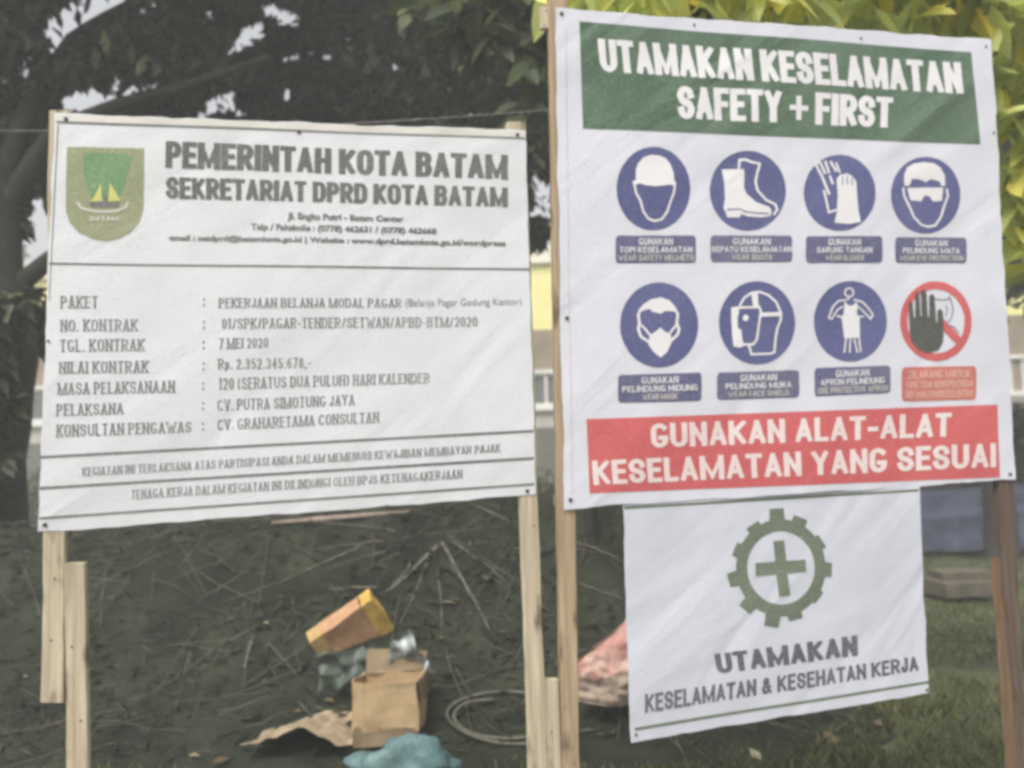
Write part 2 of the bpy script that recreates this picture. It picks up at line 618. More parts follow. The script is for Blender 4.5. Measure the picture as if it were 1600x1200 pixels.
class Board:
    def __init__(s, off=0.0, seed=0.0, amp=.0022):
        s.off, s.seed, s.amp = off, seed, amp

    def P(s, px, py, layer=0):
        p = hit(px, py, s.off)
        u = p.dot(PL_X)
        wv = s.amp * (math.sin(u * 8.2 + p.z * 3.1 + s.seed) + .7 * math.sin(u * -5.3 + p.z * 8.4 + 2 * s.seed))
        return p + PL_N * (wv + layer * .0009)

    def quad_grid(s, g, q, nx, ny, layer, ragged=0.0):
        """q = TL, TR, BR, BL pixels"""
        vs = []
        for j in range(ny + 1):
            for i in range(nx + 1):
                a, b = i / nx, j / ny
                x = (1 - b) * ((1 - a) * q[0][0] + a * q[1][0]) + b * ((1 - a) * q[3][0] + a * q[2][0])
                y = (1 - b) * ((1 - a) * q[0][1] + a * q[1][1]) + b * ((1 - a) * q[3][1] + a * q[2][1])
                if ragged:
                    if j in (0, ny):
                        y += ragged * (noise.noise(Vector((x * .02, j, s.seed))) * 2.2 + noise.noise(Vector((x * .11, j, s.seed))))
                    if i in (0, nx):
                        x += ragged * (noise.noise(Vector((y * .02, i, s.seed + 3))) * 2.2 + noise.noise(Vector((y * .11, i, s.seed))))
                vs.append(s.P(x, y, layer))
        fs = [(j * (nx + 1) + i, (j + 1) * (nx + 1) + i, (j + 1) * (nx + 1) + i + 1, j * (nx + 1) + i + 1)
              for j in range(ny) for i in range(nx)]
        g.add(vs, fs)
        return vs

    def sheet(s, q, parent, mat, nx=60, ny=50, ragged=1.1):
        g = Geo()
        vs = s.quad_grid(g, q, nx, ny, 0, ragged)
        back = [v - PL_N * .0012 for v in vs]
        n = len(vs)
        g.v.extend([tuple(v) for v in back])
        g.f.extend([tuple(i + n for i in reversed(f)) for f in list(g.f)])
        loop = [i for i in range(nx)] + [j * (nx + 1) + nx for j in range(ny)] + \
               [ny * (nx + 1) + i for i in range(nx, 0, -1)] + [j * (nx + 1) for j in range(ny, 0, -1)]
        for a, b in zip(loop, loop[1:] + loop[:1]):
            g.f.append((a, b, b + n, a + n))
        return g.build('sheet', mat, parent)

    def line(s, g, p0, p1, t0, t1=None, layer=1, n=40):
        t1 = t1 or t0
        q = [(p0[0], p0[1] - t0 / 2), (p1[0], p1[1] - t1 / 2), (p1[0], p1[1] + t1 / 2), (p0[0], p0[1] + t0 / 2)]
        if abs(p1[0] - p0[0]) < abs(p1[1] - p0[1]):
            q = [(p0[0] - t0 / 2, p0[1]), (p0[0] + t0 / 2, p0[1]), (p1[0] + t1 / 2, p1[1]), (p1[0] - t1 / 2, p1[1])]
            s.quad_grid(g, q, 1, n, layer)
        else:
            s.quad_grid(g, q, n, 1, layer)

    def text(s, g, pieces, q, layer):
        """pieces in 0..1 x 0..1, q = TL, TR, BR, BL of cap-height box"""
        for vs, fs, lev in pieces:
            pts = []
            for a, b in vs:
                b = 1 - b
                x = (1 - b) * ((1 - a) * q[0][0] + a * q[1][0]) + b * ((1 - a) * q[3][0] + a * q[2][0])
                y = (1 - b) * ((1 - a) * q[0][1] + a * q[1][1]) + b * ((1 - a) * q[3][1] + a * q[2][1])
                x, y = s.jag(x, y)
                pts.append(s.P(x, y, layer + lev * .12))
            g.add(pts, fs)

    def jag(s, x, y, a=1.0):
        a *= .36
        return (x + a * noise.noise(Vector((x * .31, y * .31, 1.5))) * 1.5, y + a * noise.noise(Vector((x * .31, y * .31, 8.5))) * 1.5)

    def poly(s, g, pts, layer, jag=True):
        if jag:
            out = []
            for a, b in zip(pts, pts[1:] + pts[:1]):
                m_ = max(1, int(math.hypot(b[0] - a[0], b[1] - a[1]) / 3.5))
                out += [s.jag(a[0] + (b[0] - a[0]) * i / m_, a[1] + (b[1] - a[1]) * i / m_) for i in range(m_)]
            pts = out
        tri = tessellate_polygon([[Vector((x, y, 0)) for x, y in pts]])
        g.add([s.P(x, y, layer) for x, y in pts], [tuple(t) for t in tri])

    def stroke(s, g, pts, t, layer):
        fine = [pts[0]]
        for a, b in zip(pts[:-1], pts[1:]):
            m_ = max(1, int(math.hypot(b[0] - a[0], b[1] - a[1]) / 4))
            fine += [(a[0] + (b[0] - a[0]) * i / m_, a[1] + (b[1] - a[1]) * i / m_) for i in range(1, m_ + 1)]
        vs, fs = stroke_poly(fine, t, t, -1e9, 1e9)
        g.add([s.P(*s.jag(x, y, .8), layer) for x, y in vs], fs)

    def disc(s, g, cx, cy, rx, ry, layer, r0=0.0, n=96, rings=4, tilt=0.0):
        vs, fs = [], []
        for k in range(rings + 1):
            r = r0 + (1 - r0) * k / rings
            for i in range(n):
                a = 2 * math.pi * i / n
                vs.append(s.P(*s.jag(cx + rx * r * math.cos(a), cy + ry * r * math.sin(a) + tilt * rx * r * math.cos(a), .9 if rx > 5 else 0), layer))
        if r0 == 0:
            vs[0:n] = [vs[0]] * n
        for k in range(rings):
            for i in range(n):
                a, b = k * n + i, k * n + (i + 1) % n
                fs.append((a, b, b + n, a + n) if not (r0 == 0 and k == 0) else (a, b + n, a + n))
        g.add(vs, fs)

    def nail(s, px, py, parent, r=.006, layer=2):
        c = s.P(px, py, layer)
        g = Geo()
        n = 12
        vs = []
        for rr, h in ((r, 0), (r, .0015), (r * .55, .003)):
            for i in range(n):
                a = 2 * math.pi * i / n
                vs.append(c + PL_X * math.cos(a) * rr + Vector((0, 0, 1)) * math.sin(a) * rr + PL_N * h)
        fs = [(k * n + i, k * n + (i + 1) % n, (k + 1) * n + (i + 1) % n, (k + 1) * n + i) for k in range(2) for i in range(n)]
        fs.append(tuple(range(2 * n, 3 * n)))
        g.add(vs, fs)
        return g.build('nail', M['metal'], parent)


def lettering(board, text, q, mat, parent, style=None, layer=1.2, bold=.02):
    g = Geo()
    pieces = stroke_text(text, style) if style else font_text(text, bold)
    board.text(g, pieces, q, layer)
    return g.build('lettering', mat, parent)


# ================================================================== SETTING
GROUND = 0.0


def heap(x, y):
    """height of the rubbish heap under the black plastic"""
    # long ridge running left to right at y ~ 6.9, falling towards the camera
    fx = 1 / (1 + math.exp((x - 1.6) * 4.5))
    d = y - 6.9
    prof = math.exp(-(d / 1.2) ** 2) if d < 0 else math.exp(-(d / 1.0) ** 2)
    h = (1.18 + .2 / (1 + math.exp(-(x - .2) * 4)) + .10 * noise.noise(Vector((x * .5, 0, 7))) + .10 * math.exp(-((x + .52) / .7) ** 2)) * fx * prof
    h += .10 * fx * math.exp(-((y - 5.5) / .8) ** 2)
    # folds radiating from the peak
    dx, dy = x + .50, y - 6.15
    r = math.hypot(dx, dy)
    th = math.atan2(dy, dx)
    f = abs(math.sin(th * 5.5 + .8 * math.sin(r * 2) + .4)) ** 3
    h += .045 * f * min(1, r * 1.6) * fx * prof ** .5 * math.exp(-r * .35)
    h += (.045 * noise.noise(Vector((x * 1.7, y * 1.7, 0))) + .02 * noise.noise(Vector((x * 5, y * 5, 3)))) * min(1, fx * prof * 3)
    return h


g = Geo()
# one ground sheet out to the horizon, finer near the camera
xs = [-110, -50, -25] + [-14 + i * .5 for i in range(57)] + [25, 50, 110]
ys = [-50, -20, -6] + [-2 + i * .5 for i in range(65)] + [36, 50, 90, 170]
vs = []
for y in ys:
    for x in xs:
        z = .05 * noise.noise(Vector((x * .6, y * .6, 1))) + .03 * noise.noise(Vector((x * 1.7, y * 1.7, 4))) if abs(x) < 20 and -3 < y < 32 else 0
        vs.append((x, y, z - .02))
nx = len(xs)
g.add(vs, [(j * nx + i, j * nx + i + 1, (j + 1) * nx + i + 1, (j + 1) * nx + i) for j in range(len(ys) - 1) for i in range(nx - 1)])


def ground_mat():
    m, nt, p = new_mat('grass_ground')
    co = N(nt, 'ShaderNodeTexCoord').outputs['Object']
    n = N(nt, 'ShaderNodeTexNoise', Scale=1.3, Detail=9, Roughness=.68)
    nt.links.new(co, n.inputs['Vector'])
    r = ramp(nt, [(.3, (.024, .030, .016)), (.45, (.052, .064, .027)), (.6, (.085, .10, .04)), (.75, (.11, .105, .058))])
    nt.links.new(n.outputs['Fac'], r.inputs[0])
    nt.links.new(r.outputs[0], p.inputs['Base Color'])
    p.inputs['Roughness'].default_value = .95
    n2 = N(nt, 'ShaderNodeTexNoise', Scale=26, Detail=6)
    nt.links.new(co, n2.inputs['Vector'])
    b = N(nt, 'ShaderNodeBump', Strength=.8, Distance=.05)
    nt.links.new(n2.outputs['Fac'], b.inputs['Height'])
    nt.links.new(b.outputs[0], p.inputs['Normal'])
    return m


o = g.build('ground', ground_mat(), smooth=True)
o['kind'] = 'structure'


def ground_z(x, y):
    return .05 * noise.noise(Vector((x * .6, y * .6, 1))) + .03 * noise.noise(Vector((x * 1.7, y * 1.7, 4))) - .02


# ---------------------------------------------------------------- far building
BY = 25.0


def bz(py):           # height on the facade for a photo row (roll taken out at mid frame)
    return at(852, py, BY).z


bld = thing('office_building', 'long two storey building with yellow upper wall and white window bands, far behind the banners', 'building', (0, BY, 0))
mw = {
    'yellow': surf('yellow_paint', (.80, .74, .30), (.84, .79, .38), 1.5, .7),
    'cream': surf('cream_paint', (.72, .69, .56), (.78, .75, .62), 2, .7),
    'brown': surf('brown_cladding', (.24, .19, .13), (.32, .26, .19), 2, .8),
    'pale': surf('pale_plaster', (.42, .41, .36), (.52, .50, .45), 2, .8),
    'trim': surf('white_trim', (.70, .70, .66), (.78, .78, .74), 3, .6),
    'plinth': surf('grey_plinth', (.12, .12, .105), (.17, .165, .14), 2, .9),
    'glass': surf('grey_glass', (.10, .115, .11), (.16, .175, .165), .8, .15, spec=.5),
}
X0, X1 = -17.0, 17.0
rows = [('plinth', 'plinth', -.3, bz(668)), ('lower_wall', 'pale', bz(668), bz(638)), ('window_wall', 'brown', bz(638), bz(515)),
        ('upper_wall', 'yellow', bz(515), bz(412)), ('parapet', 'cream', bz(412), bz(385))]
for nm, mt, z0, z1 in rows:
    g = Geo()
    pr = .12 if nm == 'parapet' else 0
    g.box(((X0 + X1) / 2, BY + 3 - pr / 2, (z0 + z1) / 2), X1 - X0, 6 + pr, z1 - z0)
    g.build(nm, mw[mt], bld)
zs, zh = bz(638), bz(581)
g = Geo()
g.box((0, BY - .06, zs), X1 - X0, .12, .13)
g.build('sill_band', mw['trim'], bld)
g = Geo()
g.box((0, BY - .05, zh), X1 - X0, .1, .1)
g.build('lintel_band', mw['trim'], bld)
k = 0
x = X0 + .9
while x < X1 - .5:
    g = Geo()
    zc, hh, ww = (zs + zh) / 2 + .01, (zh - zs) - .13, 1.25
    for s in (-1, 0, 1):
        g.box((x + s * (ww / 2 - .03), BY - .02, zc), .07, .05, hh - .12)
    g.box((x, BY - .02, zc + hh / 2 - .03), ww, .05, .06)
    g.box((x, BY - .02, zc - hh / 2 + .03), ww, .05, .06)
    wf = g.build('window', mw['trim'], bld)
    g = Geo()
    g.box((x, BY - .008, zc), ww - .04, .012, hh - .04)
    g.build('pane', mw['glass'], wf)
    x += 1.55

# ---------------------------------------------------------------- leaves
GAPS = [  # cx, cy, rx, ry, angle(deg, + = rises to the right) : openings in the crown where sky shows
    (134, 20, 76, 29, 27), (92, 76, 24, 10, 25), (122, 58, 12, 7, 20), (38, 112, 11, 13, 0), (42, 90, 9, 6, 0), (10, 128, 8, 5, 0), (19, 50, 6, 6, 0),
    (130, 156, 38, 19, 8), (142, 138, 9, 14, 0), (181, 131, 8, 22, -10), (220, 137, 27, 8, 10), (392, 54, 25, 19, 40),
    (368, 78, 16, 6, 25), (328, 22, 8, 7, 0), (442, 24, 30, 14, -20), (418, 10, 10, 8, 0), (344, 160, 24, 17, 0), (372, 173, 18, 7, -15),
    (316, 180, 11, 8, 0), (418, 172, 6, 9, 0), (366, 140, 8, 8, 0), (447, 146, 14, 10, 0), (455, 90, 20, 6, 25), (512, 88, 9, 7, 0), (487, 83, 6, 5, 0),
    (352, 80, 10, 4, 25), (50, 345, 9, 8, 0), (62, 350, 11, 50, 8), (30, 285, 9, 6, -30), (40, 300, 6, 6, 0), (20, 412, 48, 34, 0), (55, 400, 22, 40, 0),
    (838, 292, 8, 24, 0), (850, 310, 9, 26, 0), (835, 330, 10, 8, 0), (852, 246, 4, 5, 0), (625, 105, 7, 5, 0), (700, 142, 5, 5, 0), (615, 103, 6, 5, 30),
    (735, 175, 4, 6, 0), (770, 178, 4, 7, 0), (210, 10, 10, 5, 20), (238, 6, 10, 5, 20), (222, 18, 8, 4, 25), (545, 60, 5, 5, 0), (520, 45, 5, 4, 0),
]


def in_gap(px, py, grow=1.0, pad=2.0):
    for cx, cy, rx, ry, a in GAPS:
        dx, dy = px - cx, py - cy
        c, s = math.cos(math.radians(a)), math.sin(math.radians(a))
        u, v = dx * c - dy * s, dx * s + dy * c
        if (u / (rx * grow + pad)) ** 2 + (v / (ry * grow + pad)) ** 2 < 1:
            return True
    return False


def leaf(g, p, size, width, d, nrm, fold=.25, droop=.2, seg=2):
    """pointed leaf, folded along its midrib, bending down along its length"""
    d = d.normalized()
    s = d.cross(nrm)
    if s.length < 1e-4:
        s = Vector((1, 0, 0))
    s.normalize()
    n = s.cross(d)
    prof = {2: [0, 1, 0], 4: [0.05, .75, 1, .7, 0]}[seg]
    vs = []
    for i in range(seg + 1):
        t = i / seg
        c = p + d * (size * t) - Vector((0, 0, 1)) * (droop * size * t * t)
        hw = width * .5 * prof[i]
        vs += [c + s * hw + n * (hw * fold), c, c - s * hw + n * (hw * fold)]
    fs = []
    for i in range(seg):
        a = i * 3
        fs += [(a, a + 1, a + 4, a + 3), (a + 1, a + 2, a + 5, a + 4)]
    g.add(vs, fs)


def rnd_dir(rng, down=.4):
    return Vector((rng.gauss(0, 1), rng.gauss(0, 1), rng.gauss(0, .7) - down))


def crown(clumps, n, size, seed, gap=True, spread=1.0, seg=2, down=.4, ratio=.5, accept=None):
    rng = random.Random(seed)
    g = Geo()
    wts = [c[3] * c[4] for c in clumps]
    made = tries = 0
    while made < n and tries < n * 4:
        tries += 1
        cx, cy, cz, rx, rz = rng.choices(clumps, wts)[0]
        v = Vector((rng.gauss(0, 1), rng.gauss(0, 1), rng.gauss(0, 1))).normalized() * rng.random() ** .4
        p = Vector((cx + v.x * rx, cy + v.y * rx * .8, cz + v.z * rz))
        sz = size * rng.uniform(.7, 1.3)
        d = rnd_dir(rng, down)
        d.normalize()
        if gap:
            q = p + d * sz * .5
            if q.y < 1 or in_gap(*to_px(q), pad=.10 * sz * FPX / q.y) and rng.random() > .012:
                continue
        if accept and not accept(p):
            continue
        leaf(g, p, sz, sz * ratio * rng.uniform(.8, 1.2), d, Vector((rng.gauss(0, .6), rng.gauss(0, .6), 1)), seg=seg)
        made += 1
    return g


def tree(name, label, base, limbs, crowng, leafm, cat='tree', group=None, bark=None):
    t = thing(name, label, cat, base, group)
    tr = None
    for i, (pts, rad) in enumerate(limbs):
        g = Geo()
        # smooth the limb with midpoints + wobble
        P, Rr = [], []
        for k in range(len(pts) - 1):
            for u in (0, .33, .66):
                a, b = Vector(pts[k]), Vector(pts[k + 1])
                q = a.lerp(b, u)
                q += Vector((noise.noise(q * 1.3), noise.noise(q * 1.3 + Vector((5, 0, 0))), 0)) * .06 * (0 if (k == 0 and u == 0) else 1)
                P.append(q)
                Rr.append(rad[k] * (1 - u) + rad[k + 1] * u)
        P.append(Vector(pts[-1]))
        Rr.append(rad[-1])
        g.tube(P, Rr, 10)
        if i == 0:
            tr = g.build('trunk', bark or M['bark'], t, True)
        else:
            g.build('limb', bark or M['bark'], tr, True)
    crowng.build('crown', leafm, t)
    return t


DARK = leaf_mat('leaves_dark', [(0, (.032, .042, .024)), (.55, (.05, .064, .034)), (.9, (.08, .10, .045)), (1, (.16, .18, .075))], .2)
MID = leaf_mat('leaves_mid', [(0, (.04, .055, .028)), (.6, (.065, .085, .04)), (1, (.12, .145, .06))], .28)
YEL = leaf_mat('leaves_yellow_green', [(0, (.18, .20, .08)), (.2, (.36, .40, .15)), (.7, (.54, .57, .23)), (.88, (.64, .60, .20)), (1, (.88, .70, .09))], .5, glow=1.9)
LIME = leaf_mat('leaves_lime', [(0, (.14, .18, .07)), (1, (.26, .30, .12))], .4)


def clumps_px(spec):
    """(px, py, dist, r_px_x, r_px_y) -> world ellipsoids"""
    out = []
    for px, py, dist, rx, ry in spec:
        p = at(px, py, dist)
        out.append((p.x, p.y, p.z, rx * dist / FPX, ry * dist / FPX))
    return out


# tree at the left edge: dark leaning trunk, limbs rising to the right
cl = clumps_px([(60, 60, 8, 150, 120), (230, 90, 8.2, 150, 95), (-80, 100, 8, 160, 200), (60, 220, 8.3, 100, 90), (-30, 300, 8, 90, 120),
                (300, -60, 8, 200, 110), (90, -100, 7.6, 220, 110), (-150, 350, 8.2, 120, 160), (30, 500, 8.4, 55, 60), (10, 300, 8.5, 60, 60), (-30, 600, 7.2, 50, 90), (-10, 480, 7.2, 50, 60), (-40, 720, 7.1, 45, 60)])
b = at(14, 722 + 30, 7.6)
base = Vector((b.x - .02, 7.6, -.05))
P7 = lambda px, py, d=7.8: tuple(at(px, py, d))
tree('shade_tree', 'dark leaning tree at the left edge with limbs rising over the contract banner', base,
     [([tuple(base), P7(-8, 720, 7.6), P7(8, 560, 7.7), P7(-5, 430), P7(-10, 250)], [.26, .22, .26, .22, .16]),
      ([P7(5, 520), P7(35, 440), P7(78, 405), P7(200, 330)], [.13, .09, .075, .05]),
      ([P7(-5, 300), P7(60, 125), P7(110, 62), P7(200, 12), P7(330, -60)], [.12, .07, .055, .05, .03]),
      ([P7(0, 330), P7(90, 200), P7(180, 168), P7(260, 142), P7(420, 90)], [.10, .07, .06, .05, .03])],
     crown(cl, 30000, .17, 11), DARK)
# dense tree behind the white contract banner
cl = clumps_px([(480, 120, 9.5, 170, 110), (640, 100, 9.6, 170, 120), (330, 110, 9.6, 130, 90), (560, -40, 9.4, 260, 100), (760, 150, 9.8, 120, 130),
                (800, 250, 9.8, 80, 110), (420, 280, 9.8, 200, 110), (650, 300, 9.8, 200, 110), (850, 60, 9.8, 130, 120), (250, 250, 9.8, 120, 90), (835, 358, 10, 45, 26)])
b = at(520, 740, 9.8)
tree('dense_tree', 'dense dark evergreen tree standing behind the contract banner, sky showing through small gaps', (b.x, 9.8, -.05),
     [([(b.x, 9.8, -.05), (b.x + .1, 9.8, 1.6), P7(560, 300, 9.8), P7(600, 120, 9.7)], [.24, .18, .14, .06]),
      ([P7(555, 330, 9.8), P7(420, 180, 9.6), P7(330, 110, 9.5)], [.09, .06, .03]),
      ([P7(560, 320, 9.8), P7(680, 200, 9.7), P7(790, 120, 9.7)], [.09, .06, .03])],
     crown(cl, 38000, .17, 12), DARK)
# broad-leaved tree close behind the safety banner
cl = clumps_px([(1010, 0, 4.6, 110, 45), (1180, 10, 4.7, 130, 55), (1370, 20, 4.8, 130, 60), (1540, 10, 4.8, 110, 70), (1590, 150, 4.9, 60, 140),
                (1610, 330, 5.0, 45, 120), (1200, -120, 4.8, 320, 90), (1480, -80, 4.9, 220, 90), (930, -50, 4.7, 100, 60)])
b = at(1130, 760, 6.3)
tree('broad_leaved_tree', 'tree with large yellow green leaves spilling over the top of the safety banner', (b.x, 6.3, -.05),
     [([(b.x, 6.3, -.05), (b.x + .03, 6.2, 1.5), P7(1250, 260, 5.6), P7(1320, 20, 5), P7(1300, -160, 5)], [.13, .10, .08, .05, .02]),
      ([P7(1310, 200, 5), P7(1450, 60, 4.9), P7(1590, 60, 4.9)], [.05, .035, .02]),
      ([P7(1310, 180, 5), P7(1150, 30, 4.8), P7(960, -20, 4.7)], [.05, .035, .02])],
     crown(cl, 950, .29, 13, gap=False, seg=4, down=.7, ratio=.46), YEL)
# its dim companion: darker big leaves between the two banners
cl = clumps_px([(770, 40, 6.2, 80, 70), (830, 150, 6.0, 45, 60), (700, 10, 6.3, 70, 50), (690, 75, 6.5, 22, 22), (850, 60, 6.2, 60, 90), (820, -80, 6.2, 140, 70)])
b = at(925, 760, 6.2)
tree('sapling', 'slim young tree with big dull green leaves between the two large banners', (b.x, 6.2, -.05),
     [([(b.x, 6.2, -.05), (b.x, 6.2, 1.8), P7(915, 200, 6.2), P7(850, 40, 6.2), P7(815, -100, 6.2)], [.05, .045, .04, .03, .012]),
      ([P7(905, 150, 6.2), P7(770, 40, 6.2)], [.02, .01])],
     crown(cl, 330, .24, 14, gap=False, seg=4, down=.7, ratio=.42), MID)
# tall dark trees that close the view on the right
for sx, dist, sd_, lab in ((1180, 11.5, 21, 'dark tree behind the safety banner, mostly hidden by it'),
                           (1560, 12.5, 22, 'tall dark tree filling the right edge beside the safety banner')):
    cl = clumps_px([(sx, 60, dist, 230, 170), (sx - 120, 220, dist, 170, 150), (sx + 120, 220, dist, 170, 150), (sx, 380, dist, 200, 130), (sx + 60, -120, dist, 250, 120)])
    b = at(sx, 800, dist)
    tree('background_tree', lab, (b.x, dist, -.05),
         [([(b.x, dist, -.05), (b.x, dist, 2.0), P7(sx, 250, dist), P7(sx + 20, 20, dist)], [.22, .17, .12, .04])],
         crown(cl, 8000, .24, sd_, gap=False), MID, group='dark trees beyond the banners')
# small bright shrub-tree seen against the sky on the far left
cl = clumps_px([(20, 398, 15, 17, 24), (18, 420, 15, 12, 12), (12, 380, 15, 10, 14)])
b = at(16, 760, 15)
tree('small_tree', 'small pale green round tree against the white sky left of the contract banner', (b.x, 15, -.05),
     [([(b.x, 15, -.05), (b.x, 15, 2.2), P7(17, 420, 15)], [.08, .07, .04])],
     crown(cl, 420, .13, 31, gap=False), LIME)
# hedge at the foot of the building
rng = random.Random(5)
for i in range(9):
    cx = -11 + i * 2.9 + rng.uniform(-.4, .4)
    dd = 19.5 + rng.uniform(-1, 1)
    cl = [(cx + rng.uniform(-.8, .8), dd + rng.uniform(-.4, .4), rng.uniform(.5, 1.35), .85, .65) for _ in range(5)]
    t = thing('shrub', '', 'shrub', (cx, dd, -.05), 'shrubs at the foot of the yellow building')
    t['label'] = 'low dark green shrub at the foot of the yellow building'
    g = Geo()
    for s_ in range(4):
        a = rng.uniform(0, 6.28)
        g.tube([(cx, dd, -.05), (cx + .35 * math.cos(a), dd + .35 * math.sin(a), .8)], [.03, .012], 6)
    g.build('stem', M['bark'], t)
    crown(cl, 900, .2, 40 + i, gap=False).build('foliage', MID, t)

cl = clumps_px([(1640, 690, 14, 60, 50), (1600, 720, 14, 45, 45), (1690, 650, 14, 60, 70), (1590, 660, 14.3, 25, 25)])
b = at(1640, 830, 14)
t = thing('shrub', 'dark round shrub at the right edge behind the reddish brown post', 'shrub', (b.x, 14, -.05))
g = Geo()
for a in (0, 2, 4):
    g.tube([(b.x, 14, -.05), (b.x + .3 * math.cos(a), 14 + .3 * math.sin(a), 1.6)], [.035, .012], 6)
g.build('stem', M['bark'], t)
crown(cl, 900, .2, 77, gap=False).build('foliage', DARK, t)

# ================================================================== HEAP
g = Geo()
nx, ny = 230, 140
vs, fs = [], []
for j in range(ny + 1):
    for i in range(nx + 1):
        x = -6.2 + 9.8 * i / nx
        y = 4.1 + 5.4 * j / ny
        vs.append((x, y, heap(x, y) - .06))
fs = [(j * (nx + 1) + i, j * (nx + 1) + i + 1, (j + 1) * (nx + 1) + i + 1, (j + 1) * (nx + 1) + i) for j in range(ny) for i in range(nx)]
g.add(vs, fs)
tp = tag(g.build('soil_heap', M['tarp'], None, True), 'long low heap of dark soil and cut brush behind the banner posts', 'heap')


def on_heap(px, py):
    d = ray(px, py)
    t = 4.6 / d.y
    while t < 9 / d.y:
        p = ORG + d * t
        if p.z <= max(heap(p.x, p.y) - .06, 0):
            return p
        t += .01 / d.y
    return ORG + d * t


twig_m = surf('pale_twig', (.10, .095, .08), (.24, .22, .18), 30, .85, lo=.4, hi=.7)


def branch(pts, r, label):
    P = []
    for (x0, y0), (x1, y1) in zip(pts[:-1], pts[1:]):
        for k in range(7):
            P.append(on_heap(x0 + (x1 - x0) * k / 7, y0 + (y1 - y0) * k / 7) + Vector((0, 0, .012 + .012 * random.random())))
    n = len(P)
    g = Geo()
    g.tube(P, [r * (1.1 - .7 * i / n) * random.uniform(.75, 1.2) for i in range(n)], 6)
    tag(recenter(g.build('branch', twig_m, None, True)), label, 'branch', 'pale branches lying on the heap')


branch([(684, 856), (640, 900), (598, 934)], .015, 'thick pale branch pointing down to the orange carton')
branch([(690, 850), (735, 930), (772, 1002)], .009, 'thin pale branch slanting down right between carton and posts')
branch([(700, 846), (760, 885), (805, 930)], .006, 'thin pale branch running towards the knotted post')
branch([(590, 921), (500, 925)], .007, 'thin level branch just above the orange carton')
branch([(352, 1008), (410, 978)], .010, 'short pale branch left of the orange carton, nearly level')
branch([(395, 1000), (380, 1056)], .013, 'short upright pale branch left of the grey green scrap')
branch([(735, 790), (832, 832)], .007, 'pale branch just below the right end of the contract banner')
branch([(898, 850), (978, 880)], .008, 'upper pale branch between the tall post and the gear banner')
branch([(905, 915), (985, 945)], .007, 'lower pale branch between the tall post and the gear banner')
branch([(560, 860), (460, 905), (330, 950)], .006, 'long thin branch crossing the heap below the contract banner')
for k in range(13):
    a_ = math.radians(-200 + 17.5 * k + random.uniform(-6, 6))
    l0, l1 = random.uniform(30, 130), random.uniform(160, 300)
    p0 = (692 + l0 * math.cos(a_), 846 - .62 * l0 * math.sin(a_))
    p1 = (692 + l1 * math.cos(a_ + .1), 846 - .62 * l1 * math.sin(a_ + .1))
    if p1[1] < 815 or p0[1] < 815:
        continue
    branch([p0, ((p0[0] + p1[0]) / 2 + 4, (p0[1] + p1[1]) / 2 - 3), p1], random.uniform(.003, .0055), 'fine pale twig fanning out over the heap below the contract banner')
rng = random.Random(17)
g = Geo()


def heap_n(x, y):
    e = .03
    return Vector((heap(x - e, y) - heap(x + e, y), heap(x, y - e) - heap(x, y + e), 2 * e)).normalized()


for i in range(13000):
    x, y = rng.uniform(-4.3, 2.8), rng.uniform(4.3, 7.3)
    h = heap(x, y)
    if h < .1 or abs(x) > .62 * y:
        continue
    if noise.noise(Vector((x * 1.4, y * 1.4, 21))) < -.25:
        continue
    nn = heap_n(x, y)
    d = Vector((rng.gauss(0, 1), rng.gauss(0, 1), rng.gauss(0, .3) + .1)) - nn * .2
    leaf(g, Vector((x, y, h - .055)), rng.uniform(.04, .16), rng.uniform(.006, .03), d, nn + Vector((rng.gauss(0, .5), rng.gauss(0, .5), 0)), droop=.05)
bm_ = leaf_mat('brush_leaves', [(0, (.017, .019, .012)), (.6, (.027, .030, .018)), (.95, (.04, .042, .026)), (1, (.08, .08, .055))], .1)
tag(g.build('brush', bm_), 'dark withered leaves and brush covering the heap', 'brush', kind='stuff')
g = Geo()
for i in range(430):
    x, y = rng.uniform(-4, 2.6), rng.uniform(4.3, 7.2)
    if heap(x, y) < .12:
        continue
    a, L = rng.gauss(.6, 1.0), rng.uniform(.15, .8)
    P = []
    for k in range(4):
        xx, yy = x + math.cos(a) * L * k / 3 + rng.gauss(0, .008), y + math.sin(a) * L * k / 3 + rng.gauss(0, .008)
        P.append((xx, yy, heap(xx, yy) - .03 + rng.uniform(0, .03)))
    g.tube(P, rng.uniform(.0012, .0036), 4)
tag(g.build('twigs', surf('dry_twigs', (.03, .03, .022), (.13, .125, .10), 3, .9)), 'fine dry twigs tangled over the heap', 'twigs', kind='stuff')
# branch lying along the top of the heap just under the banner
g = Geo()
P = [on_heap(x, y) + Vector((0, 0, .03)) for x, y in ((425, 824), (500, 818), (570, 812), (640, 806))]
g.tube(P, [.016, .022, .02, .012], 8)
tag(recenter(g.build('stick', surf('stick_wood', (.22, .17, .14), (.34, .28, .23), 20, .9), None, True)),
    'pinkish grey stick lying along the heap just below the contract banner', 'stick')

# ================================================================== RUBBISH IN FRONT
card = surf('cardboard', (.38, .265, .145), (.48, .35, .20), 12, .85, .2, 60)
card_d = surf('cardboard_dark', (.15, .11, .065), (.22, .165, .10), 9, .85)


def crumple(n_u, n_v, fn):
    g = Geo()
    vs = [fn(i / n_u, j / n_v) for j in range(n_v + 1) for i in range(n_u + 1)]
    g.add(vs, [(j * (n_u + 1) + i, j * (n_u + 1) + i + 1, (j + 1) * (n_u + 1) + i + 1, (j + 1) * (n_u + 1) + i) for j in range(n_v) for i in range(n_u)])
    return g


